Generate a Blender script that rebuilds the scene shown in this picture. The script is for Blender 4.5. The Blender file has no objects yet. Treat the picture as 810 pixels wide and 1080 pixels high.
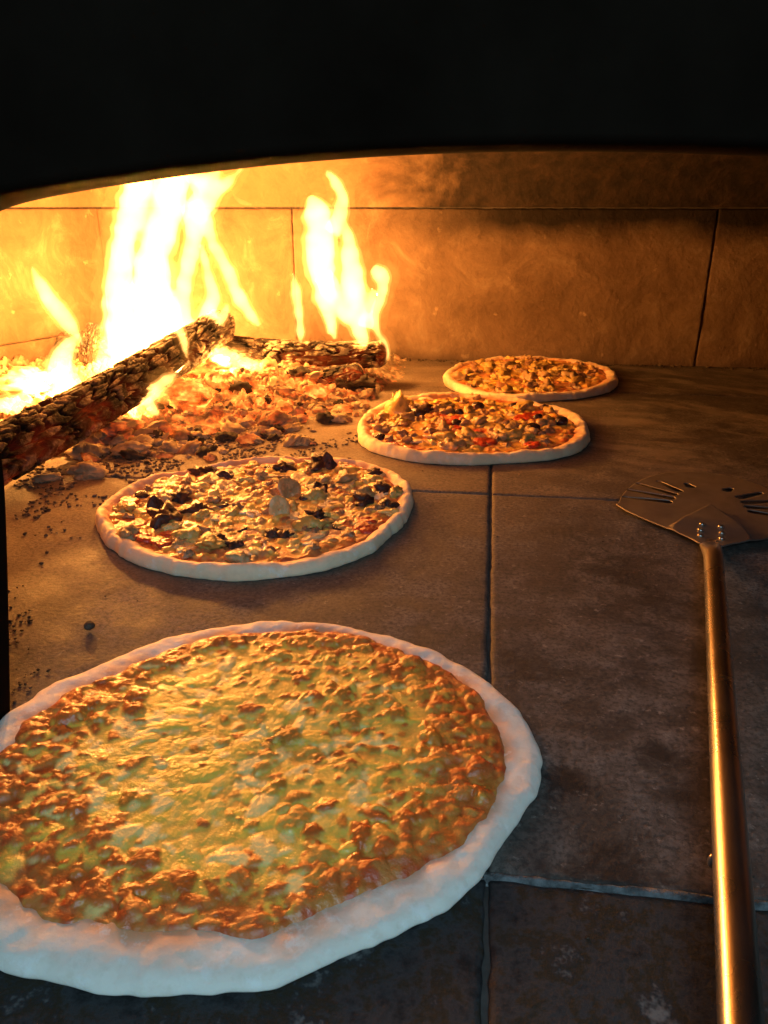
import bpy, bmesh, math, random
import numpy as np
from mathutils import Vector, Matrix

random.seed(7)
RNG = np.random.default_rng(11)
S = bpy.context.scene
COL = S.collection
PI = math.pi

# ------------------------------------------------------------------ camera
CAM_H, FPX, YAW, PITCH = 0.32, 805.0, math.radians(7.6), math.radians(22)
cam = bpy.data.cameras.new('camera')
cam_o = bpy.data.objects.new('camera', cam)
COL.objects.link(cam_o)
cam_o.location = (0, 0, CAM_H)
cam_o.rotation_euler = (PI/2 - PITCH, 0, YAW)
cam.sensor_fit = 'VERTICAL'
cam.sensor_height = 36
cam.lens = FPX/1080*36
cam.clip_start = 0.01
cam.clip_end = 50
cam.dof.use_dof = False
S.camera = cam_o

# ------------------------------------------------------------------ world, light, exposure
W = bpy.data.worlds.new('World')
S.world = W
W.use_nodes = True
W.node_tree.nodes['Background'].inputs[0].default_value = (0.45, 0.65, 1.0, 1)
W.node_tree.nodes['Background'].inputs[1].default_value = 0.035
L = bpy.data.lights.new('room_window_light', 'AREA')
L.shape = 'RECTANGLE'
L.size, L.size_y = 0.6, 0.35
L.energy = 5.2
L.color = (0.44, 0.76, 1.0)
Lo = bpy.data.objects.new('room_window_light', L)
COL.objects.link(Lo)
Lo.location = (0.08, -0.32, 0.62)
Lo.rotation_euler = (Vector((-0.15, 0.30, 0)) - Vector(Lo.location)).to_track_quat('-Z', 'Y').to_euler()
S.view_settings.view_transform = 'Standard'
S.view_settings.look = 'None'
S.view_settings.exposure = 0
S.view_settings.gamma = 1
S.cycles.use_denoising = True
S.cycles.sample_clamp_indirect = 4
S.cycles.max_bounces = 8
S.cycles.diffuse_bounces = 4
S.cycles.transparent_max_bounces = 16
S.cycles.volume_bounces = 0

# ------------------------------------------------------------------ geometry helpers
FW = np.array([-math.sin(YAW)*math.cos(PITCH), math.cos(YAW)*math.cos(PITCH), -math.sin(PITCH)])
RT = np.array([math.cos(YAW), math.sin(YAW), 0.0])
UP = np.cross(RT, FW)
C0 = np.array([0, 0, CAM_H])


def ray(px, py):
    return FW + RT*(px-405)/FPX - UP*(py-540)/FPX


def ground(px, py, z=0.0):
    d = ray(px, py)
    return C0 + d*((CAM_H-z)/-d[2])


def plane_y(px, py, Y):
    d = ray(px, py)
    return C0 + d*(Y/d[1])


def tag(o, label=None, cat=None, group=None, kind=None):
    if label: o['label'] = label
    if cat: o['category'] = cat
    if group: o['group'] = group
    if kind: o['kind'] = kind
    return o


def empty(name, loc=(0, 0, 0), rz=0):
    o = bpy.data.objects.new(name, None)
    o.empty_display_size = .05
    COL.objects.link(o)
    o.location = loc
    o.rotation_euler = (0, 0, rz)
    return o


def mesh_np(name, V, Fq, mat, parent=None, smooth=True, col=None, loc=None):
    """mesh from numpy vertices and a list/array of faces (quads or tris)"""
    me = bpy.data.meshes.new(name)
    V = np.asarray(V, dtype=np.float32)
    if isinstance(Fq, np.ndarray):
        k = Fq.shape[1]
        me.vertices.add(len(V)); me.vertices.foreach_set('co', V.ravel())
        me.loops.add(Fq.size); me.loops.foreach_set('vertex_index', Fq.astype(np.int32).ravel())
        me.polygons.add(len(Fq))
        me.polygons.foreach_set('loop_start', np.arange(0, Fq.size, k, dtype=np.int32))
        me.update(calc_edges=True)
    else:
        me.from_pydata(V.tolist(), [], Fq)
    if smooth:
        me.polygons.foreach_set('use_smooth', [True]*len(me.polygons))
    if col is not None:
        a = me.color_attributes.new('Col', 'FLOAT_COLOR', 'POINT')
        c = np.ones((len(V), 4), dtype=np.float32); c[:, :3] = col
        a.data.foreach_set('color', c.ravel())
    me.materials.append(mat)
    me.update()
    o = bpy.data.objects.new(name, me)
    COL.objects.link(o)
    if parent is not None: o.parent = parent
    if loc is not None: o.location = loc
    return o


def grid_faces(nu, nv, wrap_u=False, wrap_v=False, flip=False):
    """vertex index = i*nv + j"""
    iu = np.arange(nu if wrap_u else nu-1); jv = np.arange(nv if wrap_v else nv-1)
    I, J = np.meshgrid(iu, jv, indexing='ij')
    I2, J2 = (I+1) % nu, (J+1) % nv
    f = np.stack([I*nv+J, I2*nv+J, I2*nv+J2, I*nv+J2], -1).reshape(-1, 4)
    return f[:, ::-1] if flip else f


def _h(ix, iy, iz, seed):
    n = (ix*374761393 + iy*668265263 + iz*2147483647 + seed*1274126177) & 0xffffffff
    n = (n ^ (n >> 13))*1274126177 & 0xffffffff
    n = n ^ (n >> 16)
    return (n & 0xffff)/32767.5-1.0


def noise(x, y, z=0.0, seed=0):
    x, y, z = np.broadcast_arrays(np.asarray(x, float), y, z)
    xi, yi, zi = np.floor(x).astype(np.int64), np.floor(y).astype(np.int64), np.floor(z).astype(np.int64)
    fx, fy, fz = x-xi, y-yi, z-zi
    fx, fy, fz = fx*fx*(3-2*fx), fy*fy*(3-2*fy), fz*fz*(3-2*fz)
    r = 0
    for a in (0, 1):
        for b in (0, 1):
            for c in (0, 1):
                w = (fx if a else 1-fx)*(fy if b else 1-fy)*(fz if c else 1-fz)
                r = r+w*_h(xi+a, yi+b, zi+c, seed)
    return r


def fbm(x, y, z=0.0, seed=0, oct=4):
    r, a, s = 0, 1.0, 0.0
    for k in range(oct):
        r = r+a*noise(np.asarray(x)*2**k, np.asarray(y)*2**k, np.asarray(z)*2**k, seed+k*17)
        s += a; a *= .5
    return r/s


def voronoi(x, y, seed=0, wrap=None, p=2.0, jit=.85):
    """distance to the nearest and second nearest jittered cell point, and that cell's random number"""
    x, y = np.broadcast_arrays(np.asarray(x, float), y)
    xi, yi = np.floor(x).astype(np.int64), np.floor(y).astype(np.int64)
    F1 = np.full(x.shape, 9.0); F2 = np.full(x.shape, 9.0); I = np.zeros(x.shape)
    for a in (-1, 0, 1):
        for b in (-1, 0, 1):
            cx, cy = xi+a, yi+b
            cw = cy % wrap if wrap else cy
            jx = .5+.5*jit*_h(cx, cw, 1+0*cx, seed); jy = .5+.5*jit*_h(cx, cw, 2+0*cx, seed)
            d = (np.abs(cx+jx-x)**p+np.abs(cy+jy-y)**p)**(1/p)
            new = d < F1
            F2 = np.where(new, F1, np.minimum(F2, d))
            I = np.where(new, _h(cx, cw, 3+0*cx, seed), I)
            F1 = np.where(new, d, F1)
    return F1, F2, I


# ------------------------------------------------------------------ material helper
class NT:
    def __init__(s, name):
        s.m = bpy.data.materials.new(name); s.m.use_nodes = True
        s.t = s.m.node_tree; s.n = s.t.nodes; s.l = s.t.links
        s.b = s.n['Principled BSDF']; s.out = s.n['Material Output']

    def node(s, typ, **kw):
        n = s.n.new(typ)
        for k, v in kw.items():
            if k in ('i',):
                for kk, vv in v.items(): s.put(n.inputs[kk], vv)
            else: setattr(n, k, v)
        return n

    def put(s, sock, v):
        if isinstance(v, bpy.types.NodeSocket): s.l.new(v, sock)
        elif isinstance(v, tuple) and len(v) == 3 and sock.type == 'RGBA': sock.default_value = (*v, 1)
        else: sock.default_value = v

    def coord(s, scale=(1, 1, 1), loc=(0, 0, 0), which='Object'):
        tc = s.node('ShaderNodeTexCoord')
        mp = s.node('ShaderNodeMapping', i={'Vector': tc.outputs[which], 'Scale': scale, 'Location': loc})
        return mp.outputs[0]

    def noise(s, vec, scale, detail=5, rough=.55, dist=0):
        return s.node('ShaderNodeTexNoise', i={'Vector': vec, 'Scale': scale, 'Detail': detail, 'Roughness': rough, 'Distortion': dist}).outputs[0]

    def ramp(s, fac, stops, interp='LINEAR'):
        r = s.node('ShaderNodeValToRGB'); s.put(r.inputs[0], fac)
        r.color_ramp.interpolation = interp
        el = r.color_ramp.elements
        while len(el) < len(stops): el.new(.5)
        for e, (p, c) in zip(el, stops):
            e.position = p
            e.color = (*c, 1) if isinstance(c, tuple) else (c, c, c, 1)
        return r.outputs[0]

    def mix(s, f, a, b, mode='MIX'):
        n = s.node('ShaderNodeMix', data_type='RGBA', blend_type=mode)
        s.put(n.inputs[0], f); s.put(n.inputs[6], a); s.put(n.inputs[7], b)
        return n.outputs[2]

    def math(s, op, a, b=0.0, c=None, clamp=False):
        n = s.node('ShaderNodeMath', operation=op, use_clamp=clamp)
        s.put(n.inputs[0], a); s.put(n.inputs[1], b)
        if c is not None: s.put(n.inputs[2], c)
        return n.outputs[0]

    def bump(s, h, strength=.5, dist=.002, normal=None):
        n = s.node('ShaderNodeBump', i={'Height': h, 'Strength': strength, 'Distance': dist})
        if normal is not None: s.put(n.inputs['Normal'], normal)
        return n.outputs[0]

    def set(s, **kw):
        for k, v in kw.items(): s.put(s.b.inputs[k.replace('_', ' ')], v)
        return s.m


def sepxyz(n, v):
    q = n.node('ShaderNodeSeparateXYZ'); n.put(q.inputs[0], v); return q.outputs


SCORCH = [(*map(float, ground(a, b)[:2]), r, k) for a, b, r, k in [(598, 828, .022, .9), (545, 800, .02, .7), (695, 795, .02, .8), (720, 840, .016, .7), (640, 600, .05, .7), (600, 560, .04, .5),
          (655, 915, .03, .9), (540, 470, .05, .5), (735, 700, .03, .6), (60, 640, .03, .5), (470, 560, .04, .4), (600, 950, .03, .7), (700, 640, .05, .7), (560, 700, .03, .5)]]


def mat_floor():
    n = NT('baking_stone')
    v = n.coord()
    big = n.noise(v, 5, 6, .6, .4)
    mid = n.noise(v, 22, 6, .65)
    fine = n.noise(v, 260, 4, .7)
    c = n.ramp(big, [(.25, (.036, .027, .021)), (.5, (.066, .052, .041)), (.75, (.115, .093, .076))])
    c = n.mix(n.ramp(mid, [(.42, 0.0), (.62, .55)]), c, (.22, .185, .155))
    stain = n.noise(n.coord(loc=(3, 1, 0)), 9, 7, .7, 1.2)
    c = n.mix(n.ramp(stain, [(.50, 0.0), (.64, .78)]), c, (.05, .04, .034))
    # small burnt specks
    sp = n.noise(n.coord(loc=(7, 2, 0)), 70, 3, .6)
    c = n.mix(n.ramp(sp, [(.66, 0.0), (.72, .8)]), c, (.03, .022, .018))
    c = n.mix(n.ramp(fine, [(.38, .75), (.56, 0.0)]), c, (.03, .026, .022))
    lite = n.noise(n.coord(loc=(9, 9, 0)), 130, 4, .7)
    c = n.mix(n.ramp(lite, [(.60, 0.0), (.70, .5)]), c, (.30, .26, .22))
    scor = n.noise(n.coord(scale=(1, .6, 1), loc=(2.3, 4, 0)), 4.5, 8, .72, 1.8)
    c = n.mix(n.ramp(scor, [(.53, 0.0), (.62, .6)]), c, (.045, .034, .028))
    cen = n.node('ShaderNodeVectorMath', operation='DISTANCE', i={0: n.mix(.12, v, n.node('ShaderNodeTexNoise', i={'Vector': v, 'Scale': 2.5}).outputs[1]), 1: (.12, .45, 0)}).outputs['Value']
    comb = n.node('ShaderNodeCombineXYZ', i={'X': n.math('MULTIPLY', cen, 4.5), 'Y': n.math('MULTIPLY', sepxyz(n, v)[0], 1.6)}).outputs[0]
    arc = n.noise(comb, 4.0, 6, .62)
    far = n.math('MULTIPLY_ADD', sepxyz(n, v)[1], 3.0, -2.2, clamp=True)
    c = n.mix(n.math('MULTIPLY', far, n.ramp(arc, [(.50, 0.0), (.64, .45)])), c, (.30, .24, .18))
    c = n.mix(n.math('MULTIPLY', far, n.ramp(arc, [(.34, .5), (.47, 0.0)])), c, (.05, .038, .03))
    for (sx_, sy_, sr_, st_) in SCORCH:
        dd_ = n.node('ShaderNodeVectorMath', operation='DISTANCE', i={0: v, 1: (sx_, sy_, 0)}).outputs['Value']
        k_ = n.math('ADD', n.math('MULTIPLY_ADD', dd_, -1.0/sr_, 1.0), n.math('MULTIPLY_ADD', n.noise(v, 55, 6, .7, .6), 3.2, -1.75))
        c = n.mix(n.math('MULTIPLY', n.math('MULTIPLY', k_, 1.6, clamp=True), st_), c, (.018, .013, .010))
    # tan ash swept out around the fire, its paler tone also painting firelight
    q0 = sepxyz(n, v)
    dst = n.node('ShaderNodeVectorMath', operation='DISTANCE', i={0: v, 1: (-.62, 1.22, 0)}).outputs['Value']
    dust_firelight = n.math('MULTIPLY_ADD', n.math('ADD', dst, n.math('MULTIPLY_ADD', mid, .5, -.25)), -2.2, 1.95, clamp=True)
    c = n.mix(n.math('MULTIPLY', dust_firelight, .55), c, n.mix(n.ramp(fine, [(.35, 0.0), (.6, 1.0)]), (.20, .14, .09), (.38, .28, .19)))
    # darker, dirtier landing slab towards the mouth
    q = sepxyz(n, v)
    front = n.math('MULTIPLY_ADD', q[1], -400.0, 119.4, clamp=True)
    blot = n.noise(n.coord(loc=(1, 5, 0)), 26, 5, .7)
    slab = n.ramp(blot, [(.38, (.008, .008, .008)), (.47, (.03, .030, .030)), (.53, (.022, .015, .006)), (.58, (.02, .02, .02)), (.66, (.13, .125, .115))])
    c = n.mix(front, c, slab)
    h = n.math('ADD', n.math('MULTIPLY', fine, .6), n.math('MULTIPLY', mid, 1.0))
    rough = n.ramp(mid, [(.3, .62), (.7, .9)])
    return n.set(Base_Color=c, Roughness=rough, Specular_IOR_Level=.35, Normal=n.bump(h, .55, .0022))


def mat_mortar():
    n = NT('mortar')
    v = n.coord()
    q = sepxyz(n, v)
    a = n.noise(v, 60, 5, .6)
    dark = n.ramp(a, [(.3, (.02, .016, .013)), (.7, (.07, .055, .045))])
    ash = n.ramp(a, [(.3, (.22, .22, .21)), (.7, (.42, .42, .41))])
    front = n.math('LESS_THAN', n.math('ABSOLUTE', n.math('SUBTRACT', q[1], .298)), .004)   # the front joint is filled with pale ash
    front = n.math('MULTIPLY', front, n.math('MULTIPLY', n.math('GREATER_THAN', q[0], .0), .8))
    return n.set(Base_Color=n.mix(front, dark, ash), Roughness=.95, Normal=n.bump(a, .6, .003))


def mat_wall(name, dark_tone):
    n = NT(name)
    v = n.coord()
    big = n.noise(v, 4, 6, .6, .5)
    mid = n.noise(v, 30, 6, .65)
    c = n.ramp(big, [(.3, (.125, .078, .045)), (.7, (.22, .145, .09))])
    mot = n.noise(n.coord(loc=(4, 1, 7)), 11, 8, .72, .8)
    c = n.mix(n.ramp(mot, [(.36, .55), (.52, 0.0)]), c, (.085, .05, .03))
    c = n.mix(n.ramp(mot, [(.54, 0.0), (.68, .45)]), c, (.33, .25, .17))
    sp = n.noise(n.coord(loc=(2, 9, 4)), 32, 4, .55)
    c = n.mix(n.ramp(sp, [(.67, 0.0), (.74, .5)]), c, (.48, .35, .22))
    c = n.mix(n.ramp(mid, [(.35, .35), (.55, 0.0)]), c, (.16, .10, .06))
    q = sepxyz(n, v)
    wob = n.math('MULTIPLY_ADD', n.noise(v, 6, 4, .6), .07, -.035)
    if dark_tone == 'wall':
        # darker band under the top course, right of the fire
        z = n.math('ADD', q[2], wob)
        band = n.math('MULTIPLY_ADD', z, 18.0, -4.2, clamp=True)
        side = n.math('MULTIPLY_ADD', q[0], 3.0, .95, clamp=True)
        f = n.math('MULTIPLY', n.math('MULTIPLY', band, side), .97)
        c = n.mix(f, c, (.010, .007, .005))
        # dirt along the foot of the wall
        foot = n.math('MULTIPLY_ADD', n.math('ADD', q[2], n.math('MULTIPLY', wob, .6)), -45.0, 1.0, clamp=True)
        c = n.mix(n.math('MULTIPLY', foot, .5), c, (.06, .04, .03))
    elif dark_tone == 'ceiling':
        x = n.math('ADD', q[0], n.math('MULTIPLY_ADD', n.noise(v, 5, 5, .65, .6), .5, -.25))  # vault turns darker towards the right, with a wobbly border
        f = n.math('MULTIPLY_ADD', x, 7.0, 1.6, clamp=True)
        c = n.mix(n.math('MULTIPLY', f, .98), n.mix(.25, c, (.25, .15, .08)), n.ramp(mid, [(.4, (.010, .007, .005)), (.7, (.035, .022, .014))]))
    return n.set(Base_Color=c, Roughness=.88, Specular_IOR_Level=.25,
                 Normal=n.bump(n.math('ADD', mid, n.math('MULTIPLY', big, 2.0)), .8, .005))


def mat_soot():
    n = NT('sooty_metal')
    v = n.coord()
    a = n.noise(v, 14, 6, .6)
    c = n.ramp(a, [(.3, (.006, .0035, .002)), (.7, (.011, .007, .0045))])
    return n.set(Base_Color=c, Roughness=.95, Specular_IOR_Level=.02, Normal=n.bump(a, .3, .003))


def mat_dough():
    n = NT('pizza_dough')
    v = n.coord()
    a = n.noise(v, 30, 5, .6); b = n.noise(v, 160, 4, .6)
    col = n.node('ShaderNodeVertexColor', layer_name='Col').outputs[0]
    c = n.mix(n.ramp(a, [(.4, 0.0), (.7, .35)]), col, n.mix(.5, col, (.70, .55, .38)))
    c = n.mix(n.ramp(b, [(.3, .25), (.5, 0.0)]), c, (.55, .42, .28))
    fl = n.noise(n.coord(loc=(6, 2, 1)), 75, 5, .7)
    c = n.mix(n.ramp(fl, [(.55, 0.0), (.66, .6)]), c, (.86, .82, .74))
    return n.set(Base_Color=c, Roughness=.62, Specular_IOR_Level=.35, Subsurface_Weight=.15, Subsurface_Radius=(.012, .006, .003), Subsurface_Scale=.4,
                 Normal=n.bump(n.math('ADD', a, n.math('MULTIPLY', b, .35)), .45, .003))


def mat_topping(name='melted_topping'):
    n = NT(name)
    v = n.coord()
    col = n.node('ShaderNodeVertexColor', layer_name='Col').outputs[0]
    a = n.noise(v, 110, 4, .6); b = n.noise(v, 450, 3, .6)
    c = n.mix(n.ramp(a, [(.3, .35), (.6, 0.0)]), col, n.mix(1.0, col, (.78, .60, .42), 'MULTIPLY'))
    r = n.ramp(n.noise(n.coord(loc=(3, 3, 3)), 60, 3, .5), [(.35, .24), (.65, .55)])
    return n.set(Base_Color=c, Roughness=r, Specular_IOR_Level=.45, Subsurface_Weight=.08, Subsurface_Radius=(.008, .004, .001), Subsurface_Scale=.3, Coat_Weight=.14, Coat_Roughness=.2,
                 Normal=n.bump(n.math('ADD', a, n.math('MULTIPLY', b, .3)), 1.0, .0016))


def mat_food(name, c1, c2, rough=.4, scale=60, spec=.5):
    n = NT(name)
    v = n.coord()
    a = n.noise(v, scale, 5, .6)
    return n.set(Base_Color=n.ramp(a, [(.35, c1), (.65, c2)]), Roughness=rough, Specular_IOR_Level=spec, Normal=n.bump(n.math('ADD', a, n.noise(n.coord(loc=(1, 1, 1)), scale*4, 3, .6)), .9, .002))


def mat_char(name='charred_wood', glow=0.0, pale=.5):
    """log: Col.r = height of the char block (0 groove .. 1 top), Col.g = ash on it, Col.b = heat"""
    n = NT(name)
    v = n.coord()
    col = n.node('ShaderNodeVertexColor', layer_name='Col').outputs[0]
    s = n.node('ShaderNodeSeparateColor'); n.put(s.inputs[0], col)
    a = n.noise(v, 40, 6, .65); g = n.noise(n.coord(scale=(1, 1, 1)), 190, 4, .6)
    base = n.ramp(a, [(.35, (.012, .009, .007)), (.6, (.045, .030, .02)), (.78, (.15, .10, .065))])
    ash = n.ramp(g, [(.3, (.26, .19, .12)), (.7, (.60, .50, .38))])
    f = n.math('MULTIPLY', s.outputs[1], n.ramp(a, [(.46, 0.0), (.60, 1.0)]))
    c = n.mix(f, base, ash)
    c = n.mix(n.ramp(s.outputs[0], [(.35, 1.0), (.85, 0.0)]), c, (.012, .009, .007))
    em = n.math('MULTIPLY', s.outputs[2], n.ramp(n.noise(n.coord(loc=(5, 5, 5)), 24, 5, .6), [(.42, 0.0), (.62, 1.0)]))
    heat = n.ramp(em, [(.0, (.5, .03, .004)), (.6, (1, .12, .012)), (1, (1, .34, .05))])
    return n.set(Base_Color=c, Roughness=.85, Specular_IOR_Level=.3, Emission_Color=heat,
                 Emission_Strength=n.math('MULTIPLY', em, glow), Normal=n.bump(n.math('ADD', a, g), .6, .003))


def mat_ember(name, base1, base2, glow, thr=.5):
    n = NT(name)
    v = n.coord()
    a = n.noise(v, 55, 5, .65); e = n.noise(n.coord(loc=(4, 4, 4)), 38, 4, .6)
    c = n.ramp(a, [(.35, base1), (.62, base2)])
    if name in ('hot_ember', 'ash_bed', 'pale_ash_lump'):      # the coals are hottest in the middle of the fire
        pos = n.node('ShaderNodeNewGeometry').outputs['Position']
        dd = n.node('ShaderNodeVectorMath', operation='DISTANCE', i={0: pos, 1: (-.46, 1.30, .02)}).outputs['Value']
        near = n.math('MULTIPLY_ADD', dd, -3.6, 1.25, clamp=True)
        e = n.math('MULTIPLY_ADD', near, .13, e)
        glow = n.math('MULTIPLY_ADD', near, glow*1.5, glow*.55)
    em = n.ramp(e, [(thr-.06, 0.0), (thr+.22, 1.0)])
    heat = n.ramp(em, [(.0, (.7, .04, .004)), (.5, (1, .14, .012)), (1, (1, .42, .07))])
    return n.set(Base_Color=c, Roughness=.9, Specular_IOR_Level=.2, Emission_Color=heat, Emission_Strength=n.math('MULTIPLY', em, glow),
                 Normal=n.bump(a, .7, .003))


def mat_steel(name, col, rough, aniso=0.0, dirt=.3):
    n = NT(name)
    v = n.coord(scale=(1, 1, 1))
    a = n.noise(v, 9, 4, .6)
    c = n.mix(n.ramp(a, [(.45, 0.0), (.7, dirt)]), col, (.10, .07, .05))
    r = n.ramp(a, [(.3, rough), (.75, rough+.18)])
    return n.set(Base_Color=c, Metallic=1.0, Roughness=r, Normal=n.bump(n.noise(v, 300, 3, .5), .08, .0005))


def mat_flame(name, col, strength):
    n = NT(name)
    e = n.node('ShaderNodeEmission', i={'Color': col, 'Strength': strength})
    n.n.remove(n.b)
    n.l.new(e.outputs[0], n.out.inputs['Volume'])
    return n.m


M = dict(
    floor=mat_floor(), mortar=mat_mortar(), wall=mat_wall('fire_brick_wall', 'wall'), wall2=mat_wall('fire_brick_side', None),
    ceil=mat_wall('fire_brick_ceiling', 'ceiling'), dark_tone=mat_soot(), dough=mat_dough(), top=mat_topping(),
    mush=mat_food('mushroom', (.60, .36, .13), (.80, .58, .28), .42), mushd=mat_food('browned_mushroom', (.34, .19, .07), (.58, .38, .17), .4),
    dark=mat_food('dark_aubergine', (.035, .012, .010), (.12, .045, .028), .42, 60, .3), olive=mat_food('black_olive', (.02, .012, .014), (.05, .026, .03), .2),
    tan=mat_food('artichoke', (.42, .25, .05), (.66, .44, .12), .38), sausage=mat_food('sausage_meat', (.26, .12, .055), (.46, .26, .12), .42),
    red=mat_food('red_pepper', (.38, .03, .012), (.58, .07, .025), .28), ham=mat_food('ham', (.60, .22, .09), (.72, .36, .16), .35),
    onion=mat_food('white_onion', (.72, .52, .28), (.86, .70, .46), .3), cheese=mat_food('cheese_lump', (.70, .44, .10), (.84, .58, .20), .3),
    char=mat_char('charred_log', 1.2), charhot=mat_char('glowing_log', 3.0),
    coal=mat_ember('cold_charcoal', (.02, .016, .013), (.10, .075, .055), 0.6, .6),
    ember=mat_ember('hot_ember', (.16, .09, .05), (.42, .30, .19), 1.5, .50),
    ash=mat_ember('pale_ash_lump', (.32, .23, .13), (.58, .45, .29), .7, .60),
    bed=mat_ember('ash_bed', (.16, .105, .065), (.40, .29, .19), 1.1, .58),
    jointash=mat_food('joint_ash', (.06, .06, .058), (.19, .19, .185), .95, 120, .1),
    dirt=mat_food('dark_dirt', (.035, .024, .016), (.12, .085, .06), .9, 90, .1),
    crumb=mat_food('ash_crumb', (.06, .045, .035), (.30, .24, .18), .9, 90, .1),
    steel=mat_steel('brushed_steel', (.62, .57, .50), .22, dirt=.10), peel=mat_steel('dull_peel_steel', (.36, .32, .28), .50, dirt=.7),
    fcore=mat_flame('flame_core', (1, .47, .12), 170), fmid=mat_flame('flame_body', (1, .40, .075), 50), fout=mat_flame('flame_glow_veil', (1, .34, .05), 6),
    fblue=mat_flame('flame_blue', (.22, .22, 1.0), 26),
)


# ------------------------------------------------------------------ the oven: floor, walls, ceiling, mouth
def slab(cx0, cx1, cy0, cy1, mapf, res, gap=.002, seed=0, thick=.012, amp=.0009):
    """one stone block: a displaced sheet with worn, ragged, rounded edges turned down. mapf(u, v, h) -> xyz"""
    nu = max(6, int((cx1-cx0)/res)); nv = max(6, int((cy1-cy0)/res))
    u = np.linspace(cx0, cx1, nu); v = np.linspace(cy0, cy1, nv)
    # dense rows close to the edge give the turned-down rim
    u = np.r_[cx0, cx0, cx0+.0012, cx0+.004, u[1:-1], cx1-.004, cx1-.0012, cx1, cx1]
    v = np.r_[cy0, cy0, cy0+.0012, cy0+.004, v[1:-1], cy1-.004, cy1-.0012, cy1, cy1]
    Uh = np.zeros(len(u)); Vh = np.zeros(len(v))
    Uh[0] = Uh[-1] = -thick; Vh[0] = Vh[-1] = -thick
    Uh[1] = Uh[-2] = -.0022; Vh[1] = Vh[-2] = -.0022
    Uh[2] = Uh[-3] = -.0006; Vh[2] = Vh[-3] = -.0006
    U, V = np.meshgrid(u, v, indexing='ij')
    Hh = np.minimum(Uh[:, None], Vh[None, :])
    top = Hh > -thick*.9
    Hh = Hh+np.where(top, amp*fbm(U*9, V*9, seed, seed), 0)
    # ragged rim: pull the border inward by noise
    du = gap+.0018*np.abs(fbm(V*60, U*8, seed, seed+3))+.0006*noise(V*210, U*10, 0, seed+4)
    dv = gap+.0018*np.abs(fbm(U*60, V*8, seed+9, seed+5))+.0006*noise(U*210, V*10, 0, seed+6)
    wu = np.clip(1-(U-cx0)/.012, 0, 1)-np.clip(1-(cx1-U)/.012, 0, 1)
    wv = np.clip(1-(V-cy0)/.012, 0, 1)-np.clip(1-(cy1-V)/.012, 0, 1)
    U = U+du*wu; V = V+dv*wv
    X = mapf(U.ravel(), V.ravel(), Hh.ravel())
    return X, grid_faces(len(u), len(v))


def blocks(name, cells, mapf, mat, res=.006, flip=False, **kw):
    Vs, Fs, off = [], [], 0
    for k, (a, b, c, d) in enumerate(cells):
        X, Fq = slab(a, b, c, d, mapf, res, seed=k*7+3, **kw)
        Vs.append(X); Fs.append(Fq+off); off += len(X)
    Fq = np.concatenate(Fs)
    if flip: Fq = Fq[:, ::-1]
    return mesh_np(name, np.concatenate(Vs), Fq, mat)


YW = 1.69            # back wall
JX, JY1, JY2 = .0135, .298, .858
xs = [-1.22, -.60, JX, .60, 1.25]
ysf = [-.45, JY1, JY2, 1.42, 1.72]
cells = [(xs[i], xs[i+1], ysf[j], ysf[j+1]) for i in range(4) for j in range(4)]
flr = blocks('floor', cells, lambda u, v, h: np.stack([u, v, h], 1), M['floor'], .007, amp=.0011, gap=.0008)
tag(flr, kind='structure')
mo = mesh_np('floor_joints', [(-1.22, -.45, -.0032), (1.25, -.45, -.0032), (1.25, 1.72, -.0032), (-1.22, 1.72, -.0032)], [(0, 1, 2, 3)], M['mortar'])
tag(mo, kind='structure')

# pale ash packed into the joint under the mouth
n_ = 400
jx = np.linspace(.012, .75, n_)
jc = JY1+.0012*fbm(jx*12, 0, 0, 4); jw = np.clip(.0016+.0026*fbm(jx*38, 3, 0, 5), .0003, 1)
prof_ = [(-1.6, -.003), (-1, .0006), (-.4, .0013), (.4, .0013), (1, .0006), (1.6, -.003)]
Vj = np.stack([np.stack([jx, jc+a*jw, b*(.45+.55*np.clip(jw/.0016, 0, 1))+.0004*noise(jx*300, a*3, 0, 6)], 1) for a, b in prof_])
js = mesh_np('ash_joint', Vj.reshape(-1, 3), grid_faces(6, n_, flip=True), M['jointash'])
tag(js, kind='structure')

# back wall: blocks 0.31 m high, then the springing of the vault
ZJ = .311
xw = [-.86, -.422, .440, 1.10]
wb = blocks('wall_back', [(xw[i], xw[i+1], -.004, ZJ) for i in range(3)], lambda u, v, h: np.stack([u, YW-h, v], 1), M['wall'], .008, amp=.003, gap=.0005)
tag(wb, kind='structure')
wj = mesh_np('wall_joints', [(-.9, YW+.004, -.01), (1.15, YW+.004, -.01), (1.15, YW+.004, .34), (-.9, YW+.004, .34)], [(0, 1, 2, 3)], M['mortar'])
tag(wj, kind='structure')


def side_wall(name, p0, p1, cuts, zcuts):
    p0, p1 = np.array(p0), np.array(p1)
    d = p1-p0; Ln = np.hypot(*d); d = d/Ln; nrm = np.array([d[1], -d[0]])
    if nrm @ (np.array([0, .9])-p0) < 0: nrm = -nrm

    def mp(u, v, h):
        return np.stack([p0[0]+d[0]*u+nrm[0]*h, p0[1]+d[1]*u+nrm[1]*h, v], 1)
    cs = [0]+[c*Ln for c in cuts]+[Ln]
    o = blocks(name, [(cs[i], cs[i+1], zcuts[j], zcuts[j+1]) for i in range(len(cs)-1) for j in range(len(zcuts)-1)], mp, M['wall2'], .012, amp=.003, gap=.0004)
    tag(o, kind='structure')
    q0, q1 = p0-nrm*.004, p1-nrm*.004
    j = mesh_np(name+'_joints', [(*q0, -.01), (*q1, -.01), (*q1, .34), (*q0, .34)], [(0, 1, 2, 3)], M['mortar'])
    tag(j, kind='structure')


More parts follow.
